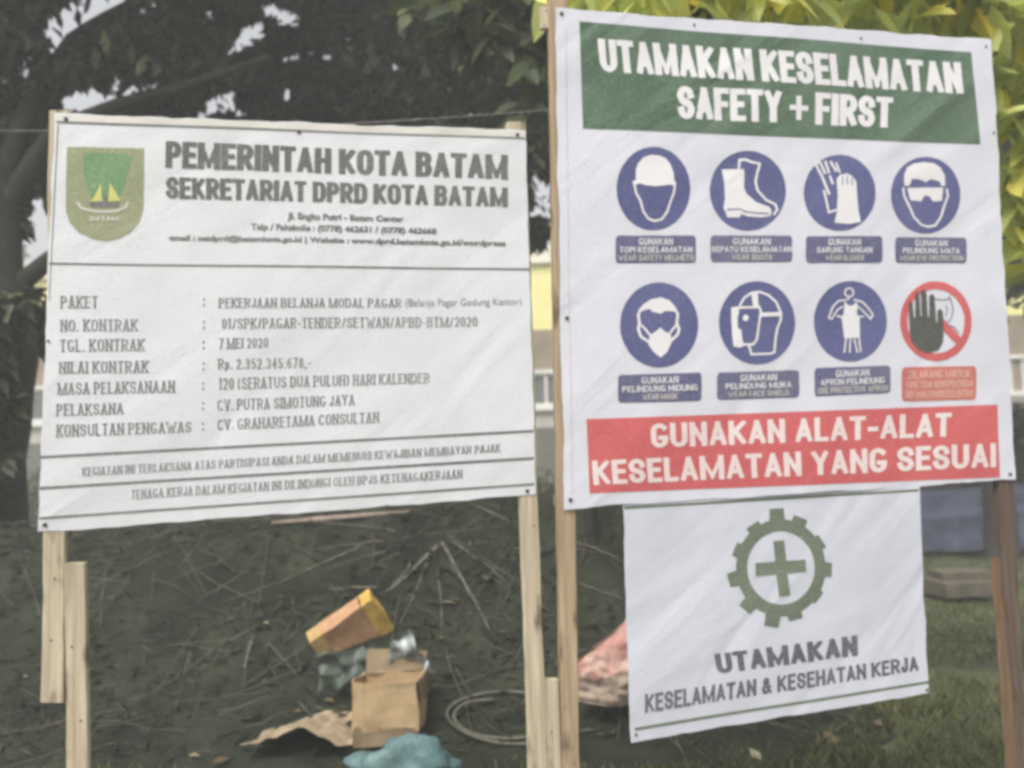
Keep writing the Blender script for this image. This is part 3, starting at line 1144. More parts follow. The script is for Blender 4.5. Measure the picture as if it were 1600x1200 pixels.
def crush(o, amt, cuts=5, seed=0.0):
    import bmesh
    bm = bmesh.new()
    bm.from_mesh(o.data)
    bmesh.ops.remove_doubles(bm, verts=bm.verts, dist=1e-5)
    bmesh.ops.subdivide_edges(bm, edges=bm.edges, cuts=cuts, use_grid_fill=True)
    for v in bm.verts:
        q = v.co * 7 + Vector((seed, 0, 0))
        v.co += Vector((noise.noise(q), noise.noise(q + Vector((5, 5, 0))), noise.noise(q + Vector((0, 9, 9))))) * amt
    bm.to_mesh(o.data)
    bm.free()
    return o


# cardboard box with open flaps
BD = 4.75
c = at(601, 1106, BD)
rz = Matrix.Rotation(math.radians(-4), 3, 'Z')
bw, bh, bd = 102 * BD / FPX, .25, .26
bx = thing('cardboard_box', 'brown cardboard box with its top flaps open, above the blue plastic bag', 'box', (c.x, c.y, c.z - bh / 2))
g = Geo()
tk = .008
for sgn in (-1, 1):
    g.box(c + rz @ Vector((0, bd / 2 + sgn * (bd / 2 - tk / 2), 0)), bw - 2 * tk - .001, tk, bh, rz)
    g.box(c + rz @ Vector((sgn * (bw / 2 - tk / 2), bd / 2, 0)), tk, bd, bh, rz)
g.box(c + rz @ Vector((0, bd / 2, -bh / 2 + tk)), bw - 2 * tk - .002, bd - 2 * tk - .002, tk, rz)
crush(g.build('box_body', card, bx), .016, 6, 1.0)
for (off, ax, ang, sx, sy) in (((0, bd + .045, bh / 2 + .045), 'X', 42, bw * .92, .14), ((bw / 2 + .012, bd / 2, bh / 2 - .05), 'Y', 82, .11, bd * .9),
                               ((0, -.012, -bh / 2 + .04 - .06), 'X', 80, bw * .96, .09)):
    g = Geo()
    g.box(c + rz @ Vector(off), sx, sy, .005, rz @ Matrix.Rotation(math.radians(ang), 3, ax))
    crush(g.build('flap', card_d, bx), .02, 5, off[0] * 40)

# orange carton lying tilted on the heap
p = on_heap(548, 992)
rot = Matrix.Rotation(math.radians(28), 3, 'Y').transposed()
rot = Matrix.Rotation(math.radians(12), 3, 'Z') @ Matrix.Rotation(math.radians(-31), 3, 'Y') @ Matrix.Rotation(math.radians(18), 3, 'X')
L = 112 * p.y / FPX
cc = p + Vector((0, -.05, .035))
ct = thing('carton', 'long orange printed carton lying tilted on the heap above the cardboard box', 'carton', (cc.x, cc.y, cc.z - .15))
mo = surf('orange_print', (.36, .205, .11), (.48, .29, .16), 22, .7)
my = surf('yellow_print', (.40, .25, .06), (.54, .36, .10), 22, .7)
g = Geo()
g.box(cc, L * .62, .15, .245, rot)
crush(g.build('carton_body', mo, ct), .016, 5, 2.0)
g = Geo()
g.box(cc + rot @ Vector((L * .31 + L * .1, 0, -.005)), L * .2, .148, .255, rot)
crush(g.build('end_panel', my, ct), .02, 4, 3.0)
g = Geo()
g.box(cc + rot @ Vector((-L * .31 - L * .09, 0, 0)), L * .18, .146, .235, rot)
g.build('end_panel', surf('ochre_print', (.36, .25, .10), (.46, .33, .14), 14, .6), ct)
# flap of the carton hanging down
g = Geo()
g.box(cc + rot @ Vector((L * .12, -.02, -.15)), .07, .01, .13, rot @ Matrix.Rotation(math.radians(25), 3, 'Y'))
g.build('flap', card_d, ct)

# crumpled clear-blue plastic between carton and box
a0 = at(628, 1022, 5.0)


def fn(u, v):
    x = (u - .5) * .26 * (.45 + .55 * v)
    z = (.5 - v) * .23
    q = Vector((x * 4, z * 4, 1.7))
    return a0 + Vector((x + .05 * v + .03 * noise.noise(q * 3), .07 * noise.noise(q * 3.2) + .05 * v, z + .03 * noise.noise(q * 2.5 + Vector((3, 3, 3)))))


g = crumple(24, 24, fn)
tag(recenter(g.build('plastic_wrap', surf('clear_plastic', (.13, .16, .15), (.42, .46, .47), 12, .35, lo=.42, hi=.62, spec=.5), None)),
    'crumpled pale blue plastic wrap between the orange carton and the cardboard box', 'plastic')
a1 = at(540, 1062, 5.1)


def fn(u, v):
    x, z = (u - .5) * .34, (.5 - v) * .26
    q = Vector((x * 4, z * 4, 7.7))
    return a1 + Vector((x + .04 * noise.noise(q * 3), .10 + .08 * noise.noise(q * 3), z + .04 * noise.noise(q * 2.5)))


g = crumple(22, 22, fn)
tag(recenter(g.build('plastic_wrap', surf('grey_green_plastic', (.05, .065, .055), (.12, .145, .12), 10, .4, spec=.4), None)),
    'dull grey green plastic scrap bunched up left of the cardboard box', 'plastic')


def bag(name, label, cat, px, py, dist, rx, ry, rz_, mat, seed, amp=.35, knot=False):
    c = at(px, py, dist)
    g = Geo()
    n, m = 40, 24
    vs = []
    for j in range(m + 1):
        ph = math.pi * j / m
        for i in range(n):
            th = 2 * math.pi * i / n
            d = Vector((math.sin(ph) * math.cos(th), math.sin(ph) * math.sin(th), math.cos(ph)))
            k = 1 + amp * noise.noise(d * 1.6 + Vector((seed, 0, 0))) + amp * .5 * abs(noise.noise(d * 3.7 + Vector((0, seed, 0)))) - amp * .25 * abs(noise.noise(d * 7 + Vector((0, 0, seed))))
            vs.append(c + Vector((d.x * rx * k, d.y * ry * k, max(d.z * rz_ * k, -rz_ * .75))))
    g.add(vs, [(j * n + i, (j + 1) * n + i, (j + 1) * n + (i + 1) % n, j * n + (i + 1) % n) for j in range(m) for i in range(n)])
    return tag(recenter(g.build(name, mat, None, True)), label, cat)


teal = surf('teal_plastic', (.06, .125, .13), (.15, .24, .245), 7, .5, .5, 18, spec=.4, bdist=.03)
bag('plastic_bag', 'crumpled teal blue plastic bag on the ground in front of the cardboard box', 'bag', 630, 1212, 4.45, .255, .17, .15, teal, 3.3, .5)
tan = surf('kraft_paper', (.22, .17, .11), (.36, .285, .19), 6, .85, .4, 20)
a2 = on_ground(470, 1178) + Vector((0, 0, .05))


def fn(u, v):
    x, y = (u - .5) * .52, (v - .5) * .42
    q = Vector((x * 3, y * 3, .4))
    h = .05 + .11 * max(0, 1 - abs(u - .55) * 2.4) * (1 - .4 * v) + .05 * noise.noise(q * 2.2) + .02 * noise.noise(q * 6)
    return a2 + Vector((x + .12 * v, y, h))


g = crumple(30, 24, fn)
tag(recenter(g.build('paper_sack', tan, None)), 'torn tan paper sack crumpled on the ground left of the blue plastic bag', 'sack')

# pink and beige sack leaning behind the small banner
c0 = at(955, 1066, 4.9)
sk = thing('woven_sack', 'beige and pink woven sack slumped behind the left edge of the small gear banner', 'sack', (c0.x, c0.y, 0.0))


def sackfn(v0, v1, nu=30, nv=16):
    g = Geo()
    vs = []
    out = [(.5, -.02, 0.0), (1.0, .25, .12), (1.0, .5, .2), (.86, .75, .24), (.6, .9, .2), (.2, 1.0, .06)]
    z0 = -on_ground(955, 1130).z
    Bq = [at(903, 1036, 4.9), at(992, 962, 4.9), at(1060, 1110, 4.9), at(903, 1098, 4.9)]
    for j in range(nv + 1):
        v = v0 + (v1 - v0) * j / nv
        for i in range(nu + 1):
            u = i / nu
            p = (Bq[0].lerp(Bq[1], u)).lerp(Bq[3].lerp(Bq[2], u), v)
            bulge = math.sin(math.pi * min(max(u, 0), 1)) ** .6 * math.sin(math.pi * min(max(v, .02), .98)) ** .6
            q = Vector((p.x * 6, p.z * 6, 2))
            vs.append(p + Vector((.012 * noise.noise(q), -.07 * bulge + .05 * noise.noise(q * 1.3) + .02 * noise.noise(q * 4), .02 * noise.noise(q + Vector((9, 0, 0))))))
    n = len(vs)
    vs += [Vector((p.x, 4.9 + (4.9 - p.y) * .9 + .05, p.z)) for p in vs]
    f = [(j * (nu + 1) + i, j * (nu + 1) + i + 1, (j + 1) * (nu + 1) + i + 1, (j + 1) * (nu + 1) + i) for j in range(nv) for i in range(nu)]
    g.add(vs, f + [tuple(i + n for i in reversed(q)) for q in f])
    return g


sackfn(.0, .48).build('pink_panel', surf('pink_weave', (.46, .20, .18), (.52, .38, .32), 14, .85, .6, 40), sk, True)
sackfn(.48, 1.0).build('sack_body', surf('beige_weave', (.36, .28, .22), (.50, .40, .33), 14, .85, .6, 40), sk, True)

# coil of pale hose
g = Geo()
P = []
for k in range(70):
    t = k / 69
    a = math.radians(60 + 560 * t)
    q = on_heap(790 + (92 - 20 * t) * math.cos(a) * (1 if t < .6 else 1.1), 1122 + (46 - 18 * t) * math.sin(a) + 9 * t)
    P.append(q + Vector((.012 * math.sin(23 * t), 0, .01 + .02 * t + .02 * math.sin(9 * t) ** 2)))
g.tube(P, .010, 8)
tag(recenter(g.build('hose', surf('pale_hose', (.075, .075, .055), (.15, .15, .115), 14, .8), None, True)), 'pale coil of thin hose lying on the ground left of the timber posts', 'hose')

# ================================================================== RIGHT BACKGROUND THINGS
q0, q1 = on_ground(1440, 905), on_ground(1600, 893)
ctr = at(1530, 886, 12.5)
st = thing('covered_stack', 'low stack under a blue tarpaulin on the grass beyond the right hand post', 'tarpaulin', (ctr.x, 12.9, 0))
bl = surf('blue_tarpaulin', (.045, .055, .085), (.085, .10, .15), 3, .8, .6, 6, spec=.3, bdist=.05)


def fn(u, v):
    x = (u - .5) * 2.6
    prof = [(0, .10), (.02, .30), (.05, .58), (.22, .64), (.26, .86), (.9, .9)]
    s = v * (len(prof) - 1)
    k = min(int(s), len(prof) - 2)
    f = s - k
    y = prof[k][0] + (prof[k + 1][0] - prof[k][0]) * f
    z = prof[k][1] + (prof[k + 1][1] - prof[k][1]) * f
    q = Vector((x * 1.5, y * 2, z * 3))
    return Vector((ctr.x + .1 + x, 12.6 + y + .07 * noise.noise(q), z + .05 * noise.noise(q * 1.6) + .03 * x))


crumple(40, 30, fn).build('cover', bl, st, True)
g = Geo()
for i in range(5):
    g.box((ctr.x + .1, 12.75 + i * .2, .16 + .03 * (i % 2)), 2.3, .17, .22)
g.build('stacked_timber', M['wood_dark'], st)
for (px, py, wpx) in ((1497, 817, 30), (1540, 809, 36)):
    p = at(px, py, 13.1)
    g = Geo()
    g.box(p, wpx * 13.1 / FPX, .5, .06, Matrix.Rotation(math.radians(-5), 3, 'Y'))
    tag(recenter(g.build('plank', surf('pale_plank', (.40, .38, .33), (.5, .48, .43), 6, .8), None)),
        'short pale plank resting on the blue tarpaulin, ' + ('left one near the small banner' if wpx == 30 else 'right one near the dark post'), 'plank')
p = on_ground(1502, 930)
g = Geo()
g.box((p.x, p.y, p.z + .09), .62, .5, .14, Matrix.Rotation(math.radians(6), 3, 'Z'))
g.box((p.x + .05, p.y + .08, p.z + .2), .52, .4, .08, Matrix.Rotation(math.radians(-4), 3, 'Z'))
tag(recenter(g.build('paving_slabs', surf('brown_slab', (.085, .075, .055), (.15, .13, .095), 6, .9, .4, 20), None)), 'two dusty brown slabs stacked on the grass in front of the blue tarpaulin', 'slab')
# dark timber hut behind
g = Geo()
hx = at(1560, 760, 15).x
hut = thing('shed', 'dark brown timber shed behind the blue tarpaulin at the right edge', 'shed', (hx + .6, 15.6, 0))
g.box((hx + .6, 15.8, 1.1), 2.4, 1.6, 2.2)
g.build('wall', surf('dark_boards', (.05, .033, .03), (.085, .06, .052), 3, .9, .4, 9, (6, 6, .4)), hut)
g = Geo()
g.box((hx + .6, 15.7, 2.28), 2.9, 2.2, .09, Matrix.Rotation(math.radians(6), 3, 'X'))
g.build('roof', surf('rusty_sheet', (.34, .31, .24), (.44, .40, .32), 4, .7), hut)

# ================================================================== GRASS + LITTER
rng = random.Random(9)
g = Geo()
for i in range(46000):
    y = 3.9 + 9.5 * rng.random() ** 1.6
    x = rng.uniform(-.62, .66) * y if i % 4 == 0 else rng.uniform(.02, .66) * y
    if heap(x, y) > .085 and 4.1 < y < 9.5:
        continue
    if noise.noise(Vector((x * 1.1, y * 1.1, 9))) + .5 * noise.noise(Vector((x * 4, y * 4, 5))) < -.3:
        continue
    h = rng.uniform(.03, .075) * (1 + .9 * max(0, noise.noise(Vector((x * 2.3, y * 2.3, 2)))))
    a = rng.uniform(0, 6.28)
    z = ground_z(x, y) - .005
    wv = Vector((math.cos(a), math.sin(a), 0)) * rng.uniform(.004, .009)
    lean = Vector((rng.gauss(0, .4), rng.gauss(0, .4), 0)) * h
    b = Vector((x, y, z))
    g.add([b - wv, b + wv, b + lean * .4 + wv * .6 + Vector((0, 0, h * .6)), b + lean + Vector((0, 0, h))], [(0, 1, 2), (0, 2, 3)])
gm = leaf_mat('grass_blades', [(0, (.06, .07, .028)), (.5, (.105, .118, .045)), (.85, (.14, .15, .06)), (1, (.21, .185, .10))], .2)
o = g.build('grass', gm)
tag(o, 'short rough grass around the heap and under the small banner', 'grass', kind='stuff')
g = Geo()
for i in range(260):
    y = 4.1 + 7 * rng.random()
    x = rng.uniform(-.6, .62) * y
    z = max(heap(x, y) - .06, ground_z(x, y)) + .02
    leaf(g, Vector((x, y, z)), rng.uniform(.05, .13), .05, Vector((rng.gauss(0, 1), rng.gauss(0, 1), rng.uniform(-.1, .3))), Vector((rng.gauss(0, .4), rng.gauss(0, .4), 1)), droop=.1)
lm = leaf_mat('dead_leaves', [(0, (.08, .06, .035)), (.6, (.17, .13, .07)), (1, (.34, .30, .20))], .1)
tag(g.build('leaf_litter', lm), 'dry fallen leaves scattered over the grass and the heap', 'leaf litter', kind='stuff')

# ================================================================== POSTS
def post(name, label, top, bot, mat, depth=.032, front=-.004, extend=True, group='timber posts carrying the banners', jit=.0017, seed=0, cat='post'):
    """top/bot = (x_left, x_right, y) on the photo, projected on the sign plane; runs to the ground"""
    A, B = hit(top[0], top[2], front), hit(top[1], top[2], front)
    C, D = hit(bot[0], bot[2], front), hit(bot[1], bot[2], front)
    if extend:
        def ext(a, c):
            t = (-.25 - a.z) / (c.z - a.z)
            return a + (c - a) * t
        C, D = ext(A, C), ext(B, D)
    n = max(6, int((A.z - C.z) / .05))
    vs = []
    for i in range(n + 1):
        t = i / n
        l, r = A.lerp(C, t), B.lerp(D, t)
        q = Vector((seed * 3.1, 0, l.z * 4))
        l = l + PL_X * (noise.noise(q) * jit * 2 + noise.noise(q * 5) * jit)
        r = r + PL_X * (noise.noise(q + Vector((7, 0, 0))) * jit * 2 + noise.noise(q * 5 + Vector((7, 0, 0))) * jit)
        rr = .003
        vs += [l + PL_X * rr, r - PL_X * rr, r - PL_N * rr, r - PL_N * depth, l - PL_N * depth, l - PL_N * rr]
    fs = []
    for i in range(n):
        for k in range(6):
            fs.append((i * 6 + k, i * 6 + (k + 1) % 6, (i + 1) * 6 + (k + 1) % 6, (i + 1) * 6 + k))
    fs += [tuple(range(6)), tuple(range(n * 6, n * 6 + 6))]
    g = Geo()
    g.add(vs, fs)
    o = tag(recenter(g.build(name, mat)), label, cat, group)
    for k in range(4 if A.z - C.z > .3 else 1):
        t = (.16, .30, .40, .47)[k] if extend else (.2, .5, .8, .9)[k]
        q = A.lerp(C, t).lerp(B.lerp(D, t), .3 + .4 * random.random()) + PL_N * .0005
        gn = Geo()
        gn.tube([q - PL_N * .004, q + PL_N * .0012], [.0032, .0032], 8)
        gn.build('nail', M['metal'], o)
    return o


post('timber_plank', 'short pale plank behind the left edge of the contract banner, cut off in mid air', (76, 108, 172), (64, 99, 1098), M['wood_pale'], extend=False, seed=1, cat='plank')
post('timber_stake', 'pale stake with stained rough top, nailed beside the plank under the contract banner', (99, 132, 880), (104, 139, 1200), M['wood_pale'], front=-.0045, seed=2, cat='stake')
post('timber_post', 'pale knotted timber post under the right edge of the contract banner', (792, 822, 190), (828, 855, 1200), M['wood_pale'], seed=3, front=-.006)
post('timber_stub', 'short pale timber block wedged between the two middle posts', (849, 874, 1062), (854, 878, 1200), M['wood_pale'], seed=4, front=-.010)
post('timber_post', 'tall brown timber post at the left edge of the safety banner, rising above it', (858, 887, -30), (879, 906, 1200), M['wood_warm'], seed=5, front=-.004)
post('timber_peg', 'small pale timber offcut nailed to the tall middle post beside its top', (843, 858, 10), (845, 859, 44), M['wood_pale'], extend=False, seed=6, front=-.012, depth=.02, cat='offcut')
post('timber_post', 'dark reddish brown post under the right edge of the safety banner', (1532, 1550, 62), (1580, 1606, 1200), M['wood_dark'], seed=7)
post('timber_stake', 'thin brown stake leaning against the dark right hand post', (1550, 1564, 872), (1574, 1592, 1200), M['wood_brown'], front=.006, depth=.008, seed=8, cat='stake')
# battens behind the sheets
def batten(label, p0, p1, t, mat, seed):
    g = Geo()
    A, B = hit(p0[0], p0[1], -.04), hit(p1[0], p1[1], -.04)
    n = 16
    for i in range(1):
        vs = []
        for k in range(n + 1):
            c = A.lerp(B, k / n)
            j = .002 * noise.noise(Vector((k * .6, seed, 0)))
            for dz, dn in ((-t / 2, 0), (t / 2, 0), (t / 2, -.03), (-t / 2, -.03)):
                vs.append(c + Vector((0, 0, dz + j)) + PL_N * dn)
        fs = [(k * 4 + m, k * 4 + (m + 1) % 4, (k + 1) * 4 + (m + 1) % 4, (k + 1) * 4 + m) for k in range(n) for m in range(4)]
        g.add(vs, fs + [(0, 1, 2, 3), (n * 4, n * 4 + 3, n * 4 + 2, n * 4 + 1)])
    tag(recenter(g.build('batten', mat)), label, 'batten')


batten('timber batten hidden behind the top hem of the contract banner', (80, 194), (818, 218), .035, M['wood_grey'], 1)
batten('timber batten hidden behind the top hem of the safety banner', (850, 34), (1545, 80), .035, M['wood_grey'], 2)
batten('timber batten hidden behind the bottom hem of the safety banner', (868, 782), (1580, 738), .035, M['wood_grey'], 3)
# thin wire
g = Geo()
a, b = at(-60, 204, 3.35), at(870, 171, 3.35)
P = [a.lerp(b, i / 40) - Vector((0, 0, .03 * math.sin(math.pi * i / 40))) for i in range(41)]
g.tube(P, .0014, 5)
tag(recenter(g.build('wire', surf('pale_wire', (.3, .3, .28), (.4, .4, .38), 30, .5))), 'thin pale wire strung behind the contract banner to the tall middle post', 'wire')

# ================================================================== CONTRACT BANNER
b1 = Board(0.0, 1.3)
c = hit(449, 800)
ban = thing('contract_banner', 'white project notice banner with round bottomed green crest and black heading', 'banner', (c.x, c.y, c.z))
b1.sheet([(85, 177), (821, 204), (837, 773), (59, 832)], ban, M['sheet'])
g = Geo()
b1.quad_grid(g, [(86, 178.5), (820, 205.5), (820.5, 217), (88, 190)], 40, 2, 1)
g.build('hem', M['hem'], ban)
g = Geo()
b1.line(g, (88, 190.5), (820, 216.5), 3.4, 2.4, 1.6)
g.build('border_line', M['ink_thin'], ban)
g = Geo()
b1.line(g, (91, 195), (77, 470), 1.6, 1.0, 1.6)
g.build('border_line', M['ink_thin'], ban)
for nm, p0, p1, t in (('rule', (77, 412), (829, 421), 3.2), ('rule', (63, 714.5), (833, 673.5), 4.2), ('rule', (62, 763), (834.5, 716), 4.4), ('rule', (61, 810), (835.5, 756.5), 4.0)):
    g = Geo()
    b1.line(g, p0, p1, t, t)
    g.build(nm, M['ink_small'], ban)
lettering(b1, 'PEMERINTAH KOTA BATAM', [(259, 220.5), (793, 243), (793, 281), (258, 262)], M['ink'], ban, 'block')
lettering(b1, 'SEKRETARIAT DPRD KOTA BATAM', [(259, 276), (793, 293.5), (793, 324), (259, 310)], M['ink'], ban, 'block')
lettering(b1, 'Jl. Engku Putri - Batam Center', [(449, 332), (631, 338), (631, 347), (449, 343)], M['ink_small'], ban, bold=.05)
lettering(b1, 'Telp / Faksimile : (0778) 462631 / (0778) 462668', [(392, 349), (682, 357), (682, 366), (392, 359.5)], M['ink_small'], ban, bold=.05)
lettering(b1, 'email : setdprd@batamkota.go.id | Website : www.dprd.batamkota.go.id/wordpress', [(264, 366.5), (790, 376), (790, 385), (264, 375.5)], M['ink_small'], ban, bold=.05)
FIELDS = [
    ('PAKET', (95, 463, 482, 153, 463, 481)), ('NO. KONTRAK', (95, 500, 518, 215, 499, 517)), ('TGL. KONTRAK', (94, 531, 550, 226, 530, 548)),
    ('NILAI KONTRAK', (93, 566, 584, 232, 564, 582)), ('MASA PELAKSANAAN', (91, 599, 617, 273, 595, 613)), ('PELAKSANA', (89, 632, 650, 193, 630, 647)),
    ('KONSULTAN PENGAWAS', (89, 664, 683, 299, 659, 675)),
    ('01/SPK/PAGAR-TENDER/SETWAN/APBD-BTM/2020', (347, 498, 514, 746, 495, 510)), ('7 MEI 2020', (342, 529, 545, 419, 528, 543)),
    ('Rp. 2.352.345.678,-', (341, 561, 577, 486, 559, 575)), ('120 (SERATUS DUA PULUH) HARI KALENDER', (342, 591, 609, 671, 583, 598)),
    ('CV. PUTRA SIMOTUNG JAYA', (340, 625, 642, 554, 617, 633)), ('CV. GRAHARETAMA CONSULTAN', (340, 656, 672, 592, 644, 660)),
    ('KEGIATAN INI TERLAKSANA ATAS PARTISIPASI ANDA DALAM MEMENUHI KEWAJIBAN MEMBAYAR PAJAK', (129, 731, 744, 782, 694, 706)),
    ('TENAGA KERJA DALAM KEGIATAN INI DILINDUNGI OLEH BPJS KETENAGAKERJAAN', (205, 766, 780, 722, 734, 747)),
]
for tx, (xl, yt, yb, xr, yt2, yb2) in FIELDS:
    lettering(b1, tx, [(xl, yt), (xr, yt2), (xr, yb2), (xl, yb)], M['ink_thin'], ban, 'roman')
lettering(b1, 'PEKERJAAN BELANJA MODAL PAGAR', [(342, 466), (627, 467), (627, 480), (342, 481)], M['ink_thin'], ban, 'roman')
lettering(b1, '(Belanja Pagar Gedung Kantor)', [(634, 467), (815, 466), (815, 476), (634, 479)], M['ink_thin'], ban, bold=.0)
g = Geo()
for y in (473, 508, 540, 573, 604, 635, 667):
    for dy in (-5, 4):
        b1.disc(g, 319 - (y - 473) * .01, y + dy, 1.7, 1.9, 1.2, n=10, rings=1)
g.build('lettering', M['ink_thin'], ban)
# crest
zx = lambda x, y: (60 + x * .2625, 160 + y * .2625)      # coordinates read off an enlarged view
shield = [zx(*p) for p in ((172, 264), (330, 267), (480, 270), (628, 273), (627, 500), (622, 640), (600, 710), (550, 770), (480, 808),
                           (400, 825), (320, 812), (240, 775), (190, 720), (165, 650), (165, 480))]
g = Geo()
b1.poly(g, shield, 1.2)
em = g.build('crest', M['shield'], ban)
g = Geo()
b1.poly(g, [zx(*p) for p in ((270, 300), (390, 303), (520, 307), (560, 330), (530, 430), (490, 560), (395, 580), (310, 560), (270, 440))], 2)
g.build('crest_field', M['shield_green'], em)
g = Geo()
b1.poly(g, [zx(*p) for p in ((372, 478), (380, 590), (312, 592), (345, 545))], 2.8)
b1.poly(g, [zx(*p) for p in ((425, 478), (490, 585), (415, 592))], 2.8)
g.build('sail', M['sail'], em)
g = Geo()
b1.poly(g, [zx(*p) for p in ((295, 596), (490, 592), (470, 622), (320, 624))], 2.8)
b1.poly(g, [zx(*p) for p in ((390, 560), (412, 560), (410, 590), (392, 590))], 3.2)
g.build('ship_hull', M['ink_small'], em)
g = Geo()
b1.stroke(g, [zx(*p) for p in ((235, 600), (260, 632), (330, 648), (395, 652), (470, 645), (520, 625), (530, 600))], 4.0, 2.8)
g.build('ribbon', M['faint_ink'], em)
lettering(b1, 'BATAM', [zx(305, 680), zx(478, 676), zx(478, 704), zx(305, 708)], M['faint_ink'], em, 'block', 2.8)
for x, y in ((103, 186), (808, 211), (70, 820), (824, 767), (467, 206), (76, 533), (828, 410)):
    b1.nail(x, y, ban, .0065 if y > 700 or y < 240 else .004)

# ================================================================== SAFETY BANNER
b2 = Board(0.003, 2.6)
c = hit(1225, 770)
saf = thing('safety_banner', 'large white safety banner with green heading, eight round pictograms and red slogan panel', 'banner', (c.x, c.y, c.z))
b2.sheet([(868, 13), (1548, 62), (1588, 749), (881, 795)], saf, M['sheet_cool'])
g = Geo()
b2.line(g, (884, 40), (894, 770), 1.3, 1.3, 1)
g.build('border_line', M['faint_ink'], saf)
g = Geo()
b2.quad_grid(g, [(905, 34), (1517, 82), (1531, 226), (911, 201)], 36, 10, 1)
gp = g.build('heading_panel', M['green'], saf)
lettering(b2, 'UTAMAKAN KESELAMATAN', [(933, 61), (1500, 98), (1505, 147), (938, 112)], M['white_ink'], gp, 'block', 2.2)
lettering(b2, 'SAFETY', [(1057, 134), (1221, 142), (1222, 192), (1059, 186)], M['white_ink'], gp, 'block', 2.2)
lettering(b2, '+', [(1233, 141), (1262, 143), (1262, 197), (1233, 195)], M['white_ink'], gp, 'small', 2.2)
lettering(b2, 'FIRST', [(1273, 145), (1396, 152), (1394, 200), (1273, 195)], M['white_ink'], gp, 'block', 2.2)
g = Geo()
b2.quad_grid(g, [(916, 655), (1559, 632), (1562, 746), (921, 771)], 36, 8, 1)
rp = g.build('slogan_panel', M['red'], saf)
lettering(b2, 'GUNAKAN ALAT-ALAT', [(1016, 662), (1486, 645), (1485, 682), (1018, 700)], M['pinkish_ink'], rp, 'sans', 2.2, .035)
lettering(b2, 'KESELAMATAN YANG SESUAI', [(924, 720), (1556, 692), (1556, 730), (927, 758)], M['pinkish_ink'], rp, 'sans', 2.2, .035)

